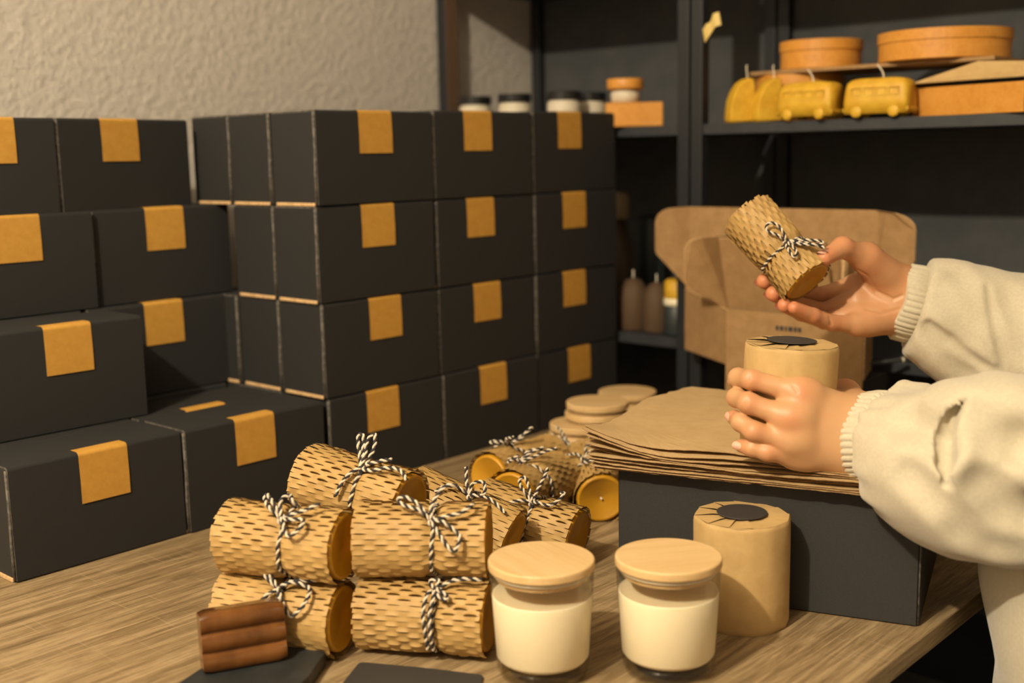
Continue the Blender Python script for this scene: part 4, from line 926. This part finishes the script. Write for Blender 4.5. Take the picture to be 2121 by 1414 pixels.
def blush(V):
    b = .22 * np.exp(-np.sum((V - RH['middle'][0][0]) ** 2, 1) / (2 * .07 ** 2))
    for c, s, a in red: b = np.maximum(b, a * np.exp(-np.sum((V - c) ** 2, 1) / (2 * s * s)))
    return b
def loc(VF): return (VF[0] - PB, VF[1])
HVs = [(relax(HV[0], HV[1], 2), HV[1]), (relax(HR[0], HR[1], 2), HR[1]), HD, AR]
body = mesh_from('body', [loc(x) for x in HVs], M['skin'], per, lambda V: blush(V + PB))
# fingernails
def nail(c, out, along, w_=.0048, l_=.0062):
    out = out / np.linalg.norm(out); along = along - out * (along @ out); along /= np.linalg.norm(along); s = np.cross(out, along); mb = MB(); vs = [(c + out * .0007) - PB]; n = 16; rings = 4
    for k in range(1, rings + 1):
        for i in range(n):
            a = 2 * math.pi * i / n; x = math.cos(a); y = math.sin(a); x = math.copysign(abs(x) ** .7, x); y = math.copysign(abs(y) ** .7, y); rr = k / rings
            vs.append(c + s * x * w_ * rr + along * y * l_ * rr + out * (.0007 - (x * rr) ** 2 * .0022 - (.0004 if k == rings else 0)) - PB)
    fs = [(0, 1 + i, 1 + (i + 1) % n) for i in range(n)] + [(1 + k * n + i, 1 + (k + 1) * n + i, 1 + (k + 1) * n + (i + 1) % n, 1 + k * n + (i + 1) % n) for k in range(rings - 1) for i in range(n)]
    mb.add(vs, fs, 0, True); o = mb.build('fingernail', M['nail'], body); return o
def surf(fn, c, dr):
    dr = np.asarray(dr) / np.linalg.norm(dr); p = np.array(c, float)
    for _ in range(40):
        dd = fn(p[None])[0]
        if abs(dd) < 1e-5: break
        p = p - dr * dd
    return p
def put_nail(fn, tip, prev, dr, **k):
    al = tip - prev; al /= np.linalg.norm(al); dr = dr - al * (dr @ al); dr = dr / np.linalg.norm(dr); st_ = tip + al * .0005 + dr * .02; p = np.array(st_)
    for _ in range(40):
        dd = fn(p[None])[0]
        if dd < 1e-5: break
        p = p - dr * dd
    nail(p, dr, al, **k)
lft = -rt
put_nail(left_hand, LH['ring'][0][3], LH['ring'][0][2], lft - fw * .5, w_=.0042, l_=.0056); put_nail(left_hand, LH['pinky'][0][3], LH['pinky'][0][2], lft * .6 - fw, w_=.0038, l_=.0052)
put_nail(left_hand, LH['middle'][0][3], LH['middle'][0][2], lft, w_=.0046); put_nail(left_hand, LH['index'][0][3], LH['index'][0][2], lft, w_=.0046)
put_nail(right_hand, RTh[0][3], RTh[0][2], up * .75 - rt * .6 - fw * .5, w_=.0052, l_=.0066)
for n_ in ('index', 'middle', 'ring'): put_nail(right_hand, RH[n_][0][3], RH[n_][0][2], -up * .5 - rt - fw * -.6, w_=.0046)
# hair
def hair(P):
    q = P - (HEAD - Fc * .012 + Z * .012); f, r, z = q @ Fc, q @ Rr, q[:, 2]; s = (np.sqrt((f / .108) ** 2 + (r / .090) ** 2 + (z / .122) ** 2) - 1) * .09
    s = smin(s, cone(P, HEAD - Fc * .085 + Z * .01, HEAD - Fc * .10 - Z * .22, .06, .035), .03)
    return smax(s, f - .052 - np.maximum(z - .045, 0) * .9, .012) + .0015 * np.sin(r * 260)
HA = nets(hair, HEAD - np.array([.2, .2, .3]), HEAD + np.array([.2, .2, .16]), .006); mesh_from('hair', [loc(HA)], M['hair'], per)

# sweatshirt: two balloon sleeves, torso, neckline and ribbed cuffs
LC0, LC1 = D_(1778, 914, 1.006), D_(1832, 914, .982)
RC0, RC1 = D_(1862, 622, 1.236), D_(1908, 634, 1.232)
Lsl = [(D_(1850, 916, .976), .035), (D_(1890, 945, .960), .0525), (D_(1934, 976, .940), .054), (D_(1992, 974, .922), .0645), (D_(2075, 970, .902), .074), (LEl, .078)]
Rsl = [(D_(1905, 632, 1.235), .042), (D_(1955, 650, 1.232), .058), (D_(2030, 690, 1.228), .066), (D_(2110, 720, 1.22), .074), (REl, .085)]
rgF = np.random.RandomState(5)
FOLD = []
def tri(P, s, ph): return np.sin(P @ s + ph)
def fabric(P, d):
    n = .0016 * np.sin(P[:, 0] * 55 + 1.3 * np.sin(P[:, 2] * 47)) + .0013 * np.sin(P[:, 2] * 70 + P[:, 0] * 40 + 2 * np.sin(P[:, 1] * 30)) + .0007 * np.sin(P[:, 0] * 160 + P[:, 2] * 90)
    return d + n
def groove(P, d, pts, r0, depth):
    g = chain(P, pts, r0, .002)
    for q in (.006, .012): g = np.minimum(g, chain(P, [p + (fw + rt * .25) * q for p in pts], [r * .9 for r in r0], .002)) if max(r0) > .0065 else g
    return smax(d, -g, depth)
def sleeve(P, sl, c0, c1):
    d = None
    for i in range(len(sl) - 1):
        c = cone(P, sl[i][0], sl[i + 1][0], sl[i][1], sl[i + 1][1]); d = c if d is None else smin(d, c, .013)
    return d
LG = [([(2000, 832), (1975, 862), (1962, 910), (1962, 960), (1968, 1008)], [.0025, .005, .0075, .0075, .003], .003)]
RG = [([(2048, 592), (2056, 640), (2068, 690), (2080, 740), (2084, 790)], [.002, .004, .005, .005, .005], .006), ([(1925, 672), (1965, 705), (2010, 742), (2060, 770)], [.003, .005, .005, .003], .008)]
def lbase(P): return fabric(P, sleeve(P, Lsl, LC0, LC1))
def rbase(P): return fabric(P, sleeve(P, Rsl, RC0, RC1))
def soft(P, d, g, base):
    for pts, r, dep in g:
        d = smax(d, -chain(P, [p - fw * (r - dep) for p in pts], [r] * len(pts), .004), .014)
    return d
LS_ = [([first_hit(lbase, *q) for q in pts], r, dep) for pts, r, dep in (([(1862, 985), (1905, 1030), (1965, 1080), (2040, 1110)], .016, .0065), ([(2010, 860), (2050, 900), (2100, 915)], .018, .006), ([(1860, 860), (1895, 880), (1930, 920)], .014, .005), ([(2035, 1010), (2075, 1060), (2125, 1075)], .02, .007), ([(1985, 1120), (2040, 1150), (2110, 1160)], .014, .005))]
RS_ = [([first_hit(rbase, *q) for q in pts], r, dep) for pts, r, dep in (([(1945, 590), (1975, 640), (1985, 700)], .018, .006), ([(2085, 610), (2100, 660), (2110, 720)], .018, .006), ([(1900, 700), (1940, 735), (1985, 780)], .014, .005), ([(1990, 560), (2015, 600), (2030, 650)], .014, .005))]
LGp = [([first_hit(lambda P: soft(P, lbase(P), LS_, lbase), *q) + fw * .0025 for q in g[0]], g[1], g[2]) for g in LG]
RGp = [([first_hit(lambda P: soft(P, rbase(P), RS_, rbase), *q) + fw * .001 for q in g[0]], g[1], g[2]) for g in RG]
def radial_pleats(P, c, ax, amp, dist, n):
    # soft gathers that fade away from the cuff
    ax = ax / np.linalg.norm(ax); q = P - c; t = q @ ax; e1_ = np.cross(ax, (0, 0, 1)); e1_ /= np.linalg.norm(e1_); e2_ = np.cross(ax, e1_); a = np.arctan2(q @ e1_, q @ e2_)
    return amp * np.exp(-np.clip(t, 0, None) / dist) * (np.sin(a * n) + .6 * np.sin(a * (n + 5) + 1.3))
def lsleeve(P):
    d = lbase(P) + radial_pleats(P, LC1, LC1 - LC0, .0020, .022, 13)
    d = soft(P, d, LS_, lbase)
    for g in LGp: d = groove(P, d, *g)
    d = smin(d, cone(P, D_(1872, 812, .985), D_(1898, 830, .980), .011, .018), .015)
    return smax(d, -((P - LC1) @ ((LC1 - LC0) / np.linalg.norm(LC1 - LC0)) - .001), .010)
def rsleeve(P):
    d = rbase(P) + radial_pleats(P, RC1, RC1 - RC0, .0013, .022, 12)
    d = soft(P, d, RS_, rbase)
    for g in RGp: d = groove(P, d, *g)
    return smax(d, -((P - RC1) @ ((RC1 - RC0) / np.linalg.norm(RC1 - RC0)) + .004), .006)
def torso(P):
    q = P - bp(0, 0, 0); f, r, z = q @ Fc, q @ Rr, q[:, 2]; s_ = np.clip((.22 - z) / .16, 0, 1); s_ = s_ * s_ * (3 - 2 * s_); f = f - .086 * s_; r = r + .074 * s_
    wr = .168 + .03 * np.clip((z - .1) / .4, 0, 1) + .014 * np.exp(-((z + .14) / .06) ** 2); wf = .098 + .010 * np.sin(z * 24)
    d = (np.sqrt((f / wf) ** 2 + (r / wr) ** 2) - 1) * .125
    d = smax(smax(d, z - .485, .10), -(z + .20), .02)
    d = smin(d, cone(P, bp(0, 0, .4), NECK - Z * .03, .11, .062), .06)
    d = smin(d, chain(P, [LSh, LEl], [.075, .084], .02), .05); d = smin(d, chain(P, [RSh, REl], [.075, .084], .02), .05)
    d = fabric(P, d)
    return smax(d, -cone(P, NECK - Z * .02, NECK + Z * .1, .058, .07), .008)
sl_pts = [p for p, _ in Lsl] ; sr_pts = [p for p, _ in Rsl]
SL = nets(lsleeve, np.min(sl_pts, 0) - .105, np.max(sl_pts, 0) + .105, .0028); SR = nets(rsleeve, np.min(sr_pts, 0) - .10, np.max(sr_pts, 0) + .10, .0028)
TR = nets(torso, np.min([bp(-.16, -.24, -.22), bp(.16, .24, .62), LEl, REl], 0) - .1, np.max([bp(-.16, -.24, -.22), bp(.16, .24, .62), LEl, REl], 0) + .1, .008)
swt = mesh_from('sweatshirt', [loc(x) for x in (SL, SR, TR)], M['cloth'], per)
def cuff(c0, c1, ra, rb, n=44, tilt=None, lab=None):
    ax = c1 - c0; Lc = np.linalg.norm(ax); ax /= Lc; s = np.cross(ax, (0, 0, 1)); s /= np.linalg.norm(s); t = np.cross(s, ax); mb = MB(); m = n * 6; vs = []; prof = [(-.02, -.006), (0, -.0035), (.0, 0), (.06, .0018), (.5, .0024), (.92, .0012), (1.02, -.003)]
    rgc = np.random.RandomState(int(ra * 1e5)); jit = rgc.uniform(-1, 1, n)
    for k, (a, h) in enumerate(prof):
        for i in range(m):
            an = 2 * math.pi * i / m; idx = i / 6; w_ = .0017 * abs(math.sin(math.pi * idx)) ** .45 * (1 + .35 * jit[int(idx) % n]) if k > 1 else 0
            wob = .0012 * math.sin(an * 3 + k * .4)
            vs.append(c0 + ax * (a * Lc + .002 * math.sin(an * 4 + 1)) + (s * math.cos(an) * ra + t * math.sin(an) * rb) * (1 + (h + w_ + wob) / ra) - PB)
    fs = [(k * m + i, k * m + (i + 1) % m, (k + 1) * m + (i + 1) % m, (k + 1) * m + i) for k in range(len(prof) - 1) for i in range(m)]
    mb.add(vs, fs, 0, True); tag(mb.build('cuff', M['cloth'], swt), 'gathered elastic cuff')
cuff(LC0, LC1 + (LC1 - LC0) * .22, .0355, .0385, 46); cuff(RC0, RC1 + (RC1 - RC0) * .12, .0345, .0375, 42)
# trousers and shoes
def legs(P):
    d = None
    for s in (-1, 1):
        c = chain(P, [bp(.09, s * .085 - .058, -.14), bp(.08, s * .095 - .05, -.45), bp(.04, s * .10 - .05, -.70)], [.105, .07, .05], .03); d = c if d is None else smin(d, c, .02)
    return smax(d, -(P[:, 2] + .715), .006)
LGm = nets(legs, bp(0, 0, -.74) - np.array([.3, .3, 0]), bp(0, 0, -.02) + np.array([.3, .3, 0]), .010); mesh_from('trousers', [loc(LGm)], M['trouser'], per)
for s in (-1, 1):
    def shoe(P): return smax(smin(cone(P, bp(.01, s * .10 - .05, -.715), bp(.18, s * .115 - .05, -.722), .036, .032), cone(P, bp(.03, s * .10 - .05, -.68), bp(.03, s * .10 - .05, -.71), .045, .04), .02), -(P[:, 2] + .7495), .004)
    SH = nets(shoe, bp(.09, s * .1 - .05, -.76) - np.array([.16, .16, 0]), bp(.09, s * .1 - .05, -.62) + np.array([.16, .16, 0]), .006); mesh_from('shoe', [loc(SH)], M['lidblack'], per)
# the candle in the farther hand
wrapped_candle('honeycomb-wrapped candle held up in the farther hand, wax end towards the palm', at_d(1556, 455, 1.222), at_d(1674, 585, 1.182), 4, math.radians(50), [[(0, 0), (-24, 4, 8), (-52, 2, 10), (-66, -10, 9), (-52, -20, 8), (-22, -9, 7), (0, 0)], [(0, 0), (26, 30, 7), (56, 62, 8), (66, 60, 8), (40, 26, 7), (0, 0)], [(0, 0), (34, 30, 6), (78, 62, 6)], [(0, 0), (24, -2, 7), (48, -6, 9), (52, -16, 8), (28, -14, 7), (0, -4)]], None, scale=.93, spin=2.2)
